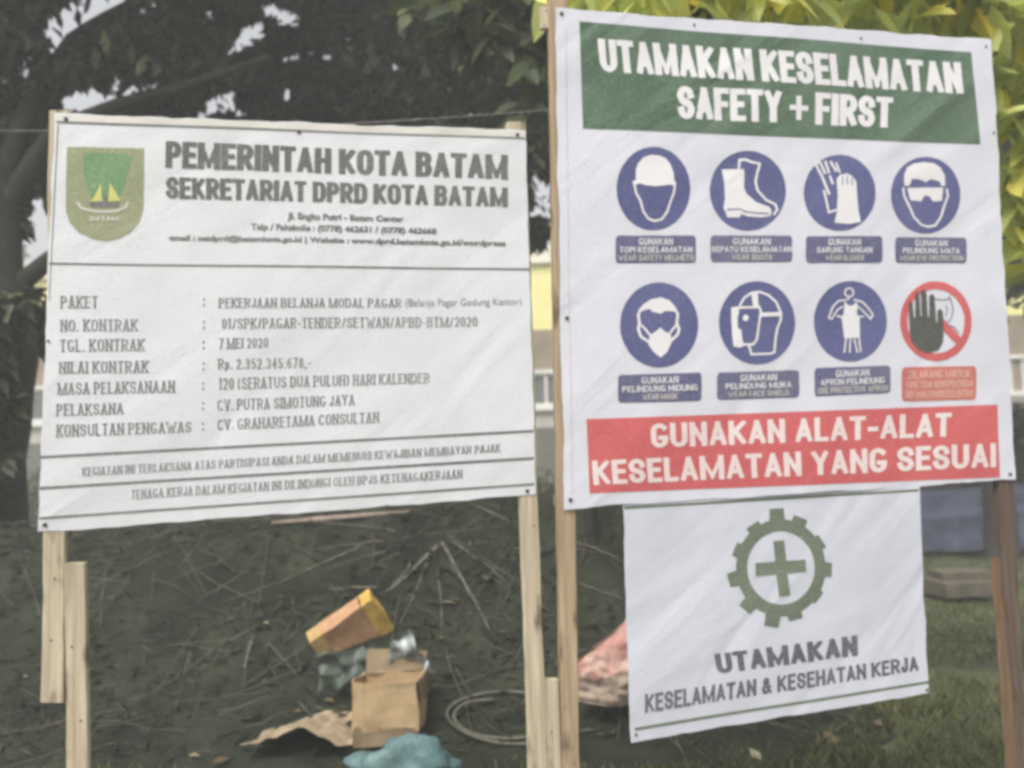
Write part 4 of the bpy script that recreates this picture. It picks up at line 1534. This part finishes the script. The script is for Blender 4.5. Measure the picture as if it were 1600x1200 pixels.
ZA = lambda x, y: (940 + x * .1875, 220 + y * .1875)
ZB = lambda x, y: (1240 + x * .1875, 220 + y * .1875)
ZC = lambda x, y: (950 + x * .1875, 430 + y * .1875)
ZD = lambda x, y: (1250 + x * .1875, 430 + y * .1875)
PICS = [
    ('helmet pictogram', (1020.6, 295, 57.5, 65), ZA,
     [[(250, 345), (282, 330), (280, 250), (300, 190), (345, 142), (400, 122), (470, 125), (530, 150), (570, 200), (595, 270), (600, 330), (617, 355), (600, 377), (560, 366), (520, 374), (440, 380), (360, 372), (315, 358), (275, 370)]],
     [([(270, 370), (285, 440), (320, 500), (345, 590), (385, 650), (440, 670), (500, 655), (545, 590), (570, 510), (600, 430), (605, 370)], 17)], []),
    ('safety boots pictogram', (1168.7, 297.8, 59.6, 62.5), ZA,
     [[(1000, 240), (1190, 235), (1190, 400), (1210, 440), (1290, 510), (1400, 550), (1417, 585), (1410, 625), (1330, 637), (1230, 632), (1165, 610), (1150, 638), (1045, 638), (1035, 600), (1015, 560), (1027, 480), (1022, 350)]],
     [([(1145, 225), (1150, 160), (1200, 155), (1250, 175), (1320, 190), (1300, 260), (1285, 340), (1300, 410), (1370, 490), (1450, 530), (1465, 570), (1440, 610)], 19)],
     [([(1050, 574), (1150, 568), (1200, 592), (1290, 602), (1392, 606)], 11)]),
    ('gloves pictogram', (1311.6, 301.5, 55.5, 59.5), ZB,
     [[(355, 320), (380, 285), (440, 275), (480, 295), (515, 340), (522, 450), (535, 600), (555, 680), (450, 695), (335, 685), (355, 600), (362, 450)]],
     [([(185, 205), (230, 290), (290, 440)], 20), ([(190, 185), (220, 185), (258, 270)], 18), ([(262, 178), (290, 265)], 20), ([(308, 182), (348, 250)], 20),
      ([(352, 190), (378, 262)], 16), ([(300, 300), (320, 355)], 20), ([(250, 420), (270, 510), (288, 600), (350, 580)], 18)],
     [([(405, 300), (400, 365)], 8), ([(440, 295), (442, 362)], 8), ([(478, 310), (485, 370)], 8)]),
    ('goggles pictogram', (1446, 305, 54.7, 60), ZB,
     [[(915, 370), (920, 280), (945, 220), (1000, 190), (1090, 178), (1170, 190), (1225, 225), (1258, 290), (1262, 375), (1230, 378), (1215, 340), (1140, 322), (1100, 345), (1050, 325), (985, 318), (965, 375), (935, 380)],
      [(940, 395), (1245, 390), (1235, 500), (1160, 505), (1130, 465), (1105, 455), (1080, 465), (1062, 505), (970, 498)]],
     [([(910, 400), (915, 460), (965, 560), (1000, 640), (1060, 700), (1120, 718), (1180, 705), (1225, 640), (1255, 540), (1285, 460), (1275, 410)], 18)], []),
    ('respirator pictogram', (1029.7, 507.8, 60.5, 66.5), ZC,
     [[(245, 345), (255, 290), (300, 235), (360, 200), (440, 185), (510, 210), (555, 260), (582, 315), (575, 370), (560, 305), (510, 300), (470, 300), (440, 322), (400, 312), (360, 302), (350, 280), (310, 290), (272, 305), (262, 365)],
      [(435, 435), (470, 470), (522, 500), (527, 560), (490, 640), (435, 688), (380, 640), (335, 580), (345, 500), (395, 470)]],
     [([(252, 335), (262, 400), (252, 450), (272, 510), (345, 560)], 22), ([(578, 325), (570, 400), (590, 450), (575, 500), (518, 548)], 22),
      ([(280, 420), (315, 455), (352, 505)], 18), ([(560, 425), (530, 460), (500, 505)], 18)], []),
    ('face shield pictogram', (1182.5, 504.6, 60, 65), ZC,
     [[(1020, 270), (1085, 262), (1085, 320), (1075, 350), (1075, 440), (1105, 460), (1115, 540), (1132, 590), (1090, 605), (1040, 597), (1025, 450)],
      [(1190, 160), (1245, 148), (1250, 262), (1205, 262)],
      [(1168, 358), (1160, 378), (1142, 385), (1124, 378), (1116, 358), (1124, 338), (1142, 330), (1160, 338)]],
     [([(1085, 272), (1255, 267), (1270, 300), (1255, 400), (1235, 540), (1205, 578), (1120, 578)], 19),
      ([(1095, 250), (1130, 190), (1190, 150), (1260, 140), (1330, 165), (1400, 225), (1435, 310), (1438, 370), (1405, 450), (1390, 560), (1385, 640), (1350, 655), (1190, 660), (1170, 590)], 19),
      ([(1275, 330), (1432, 324)], 34)], []),
    ('apron pictogram', (1328.7, 502, 56.6, 63), ZD,
     [[(370, 212), (395, 245), (420, 255), (448, 245), (468, 222), (482, 262), (472, 325), (497, 340), (500, 520), (370, 525), (355, 400), (345, 348), (365, 325)]],
     [(arc(408, 145, 36, 36, 0, 360, 16), 13), ([(385, 205), (320, 215), (275, 260), (240, 355), (265, 365), (310, 290), (350, 265)], 13),
      ([(450, 205), (520, 225), (570, 280), (605, 330), (585, 365), (545, 320), (490, 265)], 13), ([(312, 340), (360, 350)], 16), ([(480, 345), (525, 345)], 13),
      ([(384, 530), (370, 640)], 13), ([(420, 535), (415, 640)], 13), ([(452, 535), (478, 640)], 13), ([(492, 530), (505, 635)], 13), ([(400, 175), (400, 205)], 12)], []),
]
for lab, (cx, cy, rx, ry), Z, polys, strokes, cuts in PICS:
    g = Geo()
    b2.disc(g, cx, cy, rx, ry, 1)
    d = g.build('pictogram', M['blue'], saf)
    d['label'] = 'blue disc with white ' + lab
    g = Geo()
    for pl in polys:
        b2.poly(g, [Z(*p) for p in pl], 2.2)
    for k, (pl, t) in enumerate(strokes):
        b2.stroke(g, [Z(*p) for p in pl], t * .1875, 2.5 + .12 * k)
    s = g.build('symbol', M['white_ink'], d)
    if cuts:
        g = Geo()
        for pl, t in cuts:
            b2.stroke(g, [Z(*p) for p in pl], t * .1875, 3.2)
        g.build('symbol_detail', M['blue'], d)
# prohibition pictogram
g = Geo()
b2.disc(g, 1462, 502, 56, 62.5, 1.2, .80, rings=2)
b2.stroke(g, [ZD(1180, 400), ZD(1330, 560)], 13, 1.7)
d = g.build('pictogram', M['red'], saf)
d['label'] = 'red prohibition ring behind a raised black hand'
g = Geo()
b2.poly(g, [ZD(*p) for p in ((900, 242), (915, 222), (932, 228), (945, 352), (957, 352), (955, 165), (972, 142), (990, 155), (1000, 342), (1009, 342), (1003, 135), (1028, 116), (1050, 140), (1061, 347), (1072, 350), (1073, 178), (1098, 153), (1119, 175),
                             (1129, 382), (1140, 402), (1141, 302), (1160, 278), (1186, 302), (1192, 450), (1186, 560), (1150, 622), (1060, 652), (980, 622), (925, 560), (908, 470))], 2.6)
g.build('hand_symbol', M['hand'], d)
g = Geo()
for pl in (((1125, 195), (1180, 205), (1225, 203), (1245, 178), (1262, 230), (1276, 290), (1255, 365), (1212, 402)), ((1215, 255), (1225, 300), (1212, 335)), ((1225, 410), (1290, 440), (1318, 480))):
    b2.stroke(g, [ZD(*p) for p in pl], 1.7, 2.2)
g.build('figure_outline', M['ink_thin'], d)
CAPS = [
    ((962, 368, 411, 1087, 368, 411), ('GUNAKAN', 'TOPI KESELAMATAN', 'WEAR SAFETY HELMETS'), (.42, .9, .94)),
    ((1110, 368, 410, 1238, 368, 409.5), ('GUNAKAN', 'SEPATU KESELAMATAN', 'WEAR BOOTS'), (.46, .98, .5)),
    ((1259, 369, 411, 1378, 369.5, 411), ('GUNAKAN', 'SARUNG TANGAN', 'WEAR GLOVES'), (.42, .72, .5)),
    ((1398, 371, 411, 1511, 371, 411), ('GUNAKAN', 'PELINDUNG MATA', 'WEAR EYE PROTECTION'), (.45, .8, .9)),
    ((965.5, 586, 629.5, 1096, 582, 626.5), ('GUNAKAN', 'PELINDUNG HIDUNG', 'WEAR MASK'), (.44, .9, .42)),
    ((1120, 582.5, 625, 1249, 578, 621), ('GUNAKAN', 'PELINDUNG MUKA', 'WEAR FACE SHIELD'), (.44, .8, .74)),
    ((1273, 575, 619.5, 1391, 571, 614), ('GUNAKAN', 'APRON PELINDUNG', 'USE PROTECTIVE APRON'), (.44, .84, .92)),
    ((1408, 574, 627.5, 1525, 572, 624.5), ('DILARANG MASUK', 'YANG TIDAK BERKEPENTINGAN', 'NO UNAUTHORIZED ENTRY'), (.84, .9, .9)),
]
for k, ((xl, yt, yb, xr, yt2, yb2), lines, ws) in enumerate(CAPS):
    red = k == 7
    g = Geo()
    # plate with rounded corners
    def q(u, v):
        return (xl + (xr - xl) * u, (yt + (yt2 - yt) * u) * (1 - v) + (yb + (yb2 - yb) * u) * v)
    NX, NY, vs = 12, 8, []
    for jj in range(NY + 1):
        v = (0, .05, .14, .32, .5, .68, .86, .95, 1)[jj]
        ins = (4.0, 1.2, .2, 0, 0, 0, .2, 1.2, 4.0)[jj] / (xr - xl)      # rounded corners
        for ii in range(NX + 1):
            vs.append(b2.P(*b2.jag(*q(ins + (1 - 2 * ins) * ii / NX, v)), 1.2))
    g.add(vs, [(a * (NX + 1) + b, (a + 1) * (NX + 1) + b, (a + 1) * (NX + 1) + b + 1, a * (NX + 1) + b + 1) for a in range(NY) for b in range(NX)])
    pl = g.build('caption_plate', M['plate_red' if red else 'plate'], saf)
    for i, (tx, wd) in enumerate(zip(lines, ws)):
        v0 = (.10, .41, .70)[i]
        v1 = v0 + (.25, .22, .22)[i]
        lettering(b2, tx, [q(.5 - wd / 2, v0), q(.5 + wd / 2, v0), q(.5 + wd / 2, v1), q(.5 - wd / 2, v1)],
                  M['pink_ink'] if red else M['white_ink' if i < 2 else 'faint_ink'], pl, 'small', 3.6)
for x, y in ((877, 22), (1540, 73), (891, 781), (1578, 741), (886, 497), (1085, 38), (1345, 60), (1551, 208)):
    b2.nail(x, y, saf, .007 if y > 700 or x < 900 else .0045)

# ================================================================== GEAR BANNER
b3 = Board(-.002, 4.1)
c = hit(1220, 1130)
gb = thing('gear_banner', 'small white banner with green gear and cross hung below the safety banner', 'banner', (c.x, c.y, c.z))
b3.sheet([(973, 772), (1434, 742), (1452, 1083), (985, 1160)], gb, M['sheet_grey'], 40, 36)
ZG = lambda x, y: (960 + x * .34166, 760 + y * .34166)
g = Geo()
b3.line(g, (975, 793.5), (1434, 766), 4.2, 3.6)
g.build('border_line', M['gear'], gb)
g = Geo()
b3.line(g, (991, 1139), (1451, 1066), 5.2, 4.2)
g.build('border_line', M['gear'], gb)
# gear: ring + eleven teeth
g = Geo()
cx, cy = ZG(760, 372)
b3.disc(g, cx, cy, 70, 76, 1, .75, n=96, rings=2)
teeth = [(742, 122), (845, 160), (935, 258), (975, 380), (920, 500), (822, 590), (718, 620), (607, 548), (540, 425), (565, 292), (640, 190)]
for (tx, ty) in teeth:
    x, y = ZG(tx, ty)
    dx, dy = x - cx, y - cy
    L_ = math.hypot(dx, dy)
    ux, uy = dx / L_, dy / L_
    px_, py_ = -uy, ux
    r0 = .80 * L_
    r1 = L_ * 1.085
    h0, h1 = 12.5, 11
    b3.poly(g, [(cx + ux * r0 + px_ * h0, cy + uy * r0 + py_ * h0), (cx + ux * r1 + px_ * h1, cy + uy * r1 + py_ * h1),
                (cx + ux * r1 - px_ * h1, cy + uy * r1 - py_ * h1), (cx + ux * r0 - px_ * h0, cy + uy * r0 - py_ * h0)], 1.4)
gr = g.build('gear', M['gear'], gb)
g = Geo()
b3.poly(g, [ZG(*p) for p in ((725, 250), (775, 246), (784, 340), (872, 334), (876, 390), (789, 398), (802, 498), (750, 504), (738, 402), (645, 410), (642, 350), (733, 344))], 1.4)
g.build('cross', M['gear'], gr)
lettering(b3, 'UTAMAKAN', [ZG(455, 767), ZG(1112, 680), ZG(1114, 773), ZG(472, 857)], M['ink_navy'], gb, 'heavy', 1.4, .045)
lettering(b3, 'KESELAMATAN & KESEHATAN KERJA', [ZG(138, 950), ZG(1390, 776), ZG(1393, 842), ZG(138, 1035)], M['ink_navy'], gb, 'sans', 1.4, .045)
for x, y in ((993, 1147), (1448, 1078)):
    b3.nail(x, y, gb, .005)

build_haze()
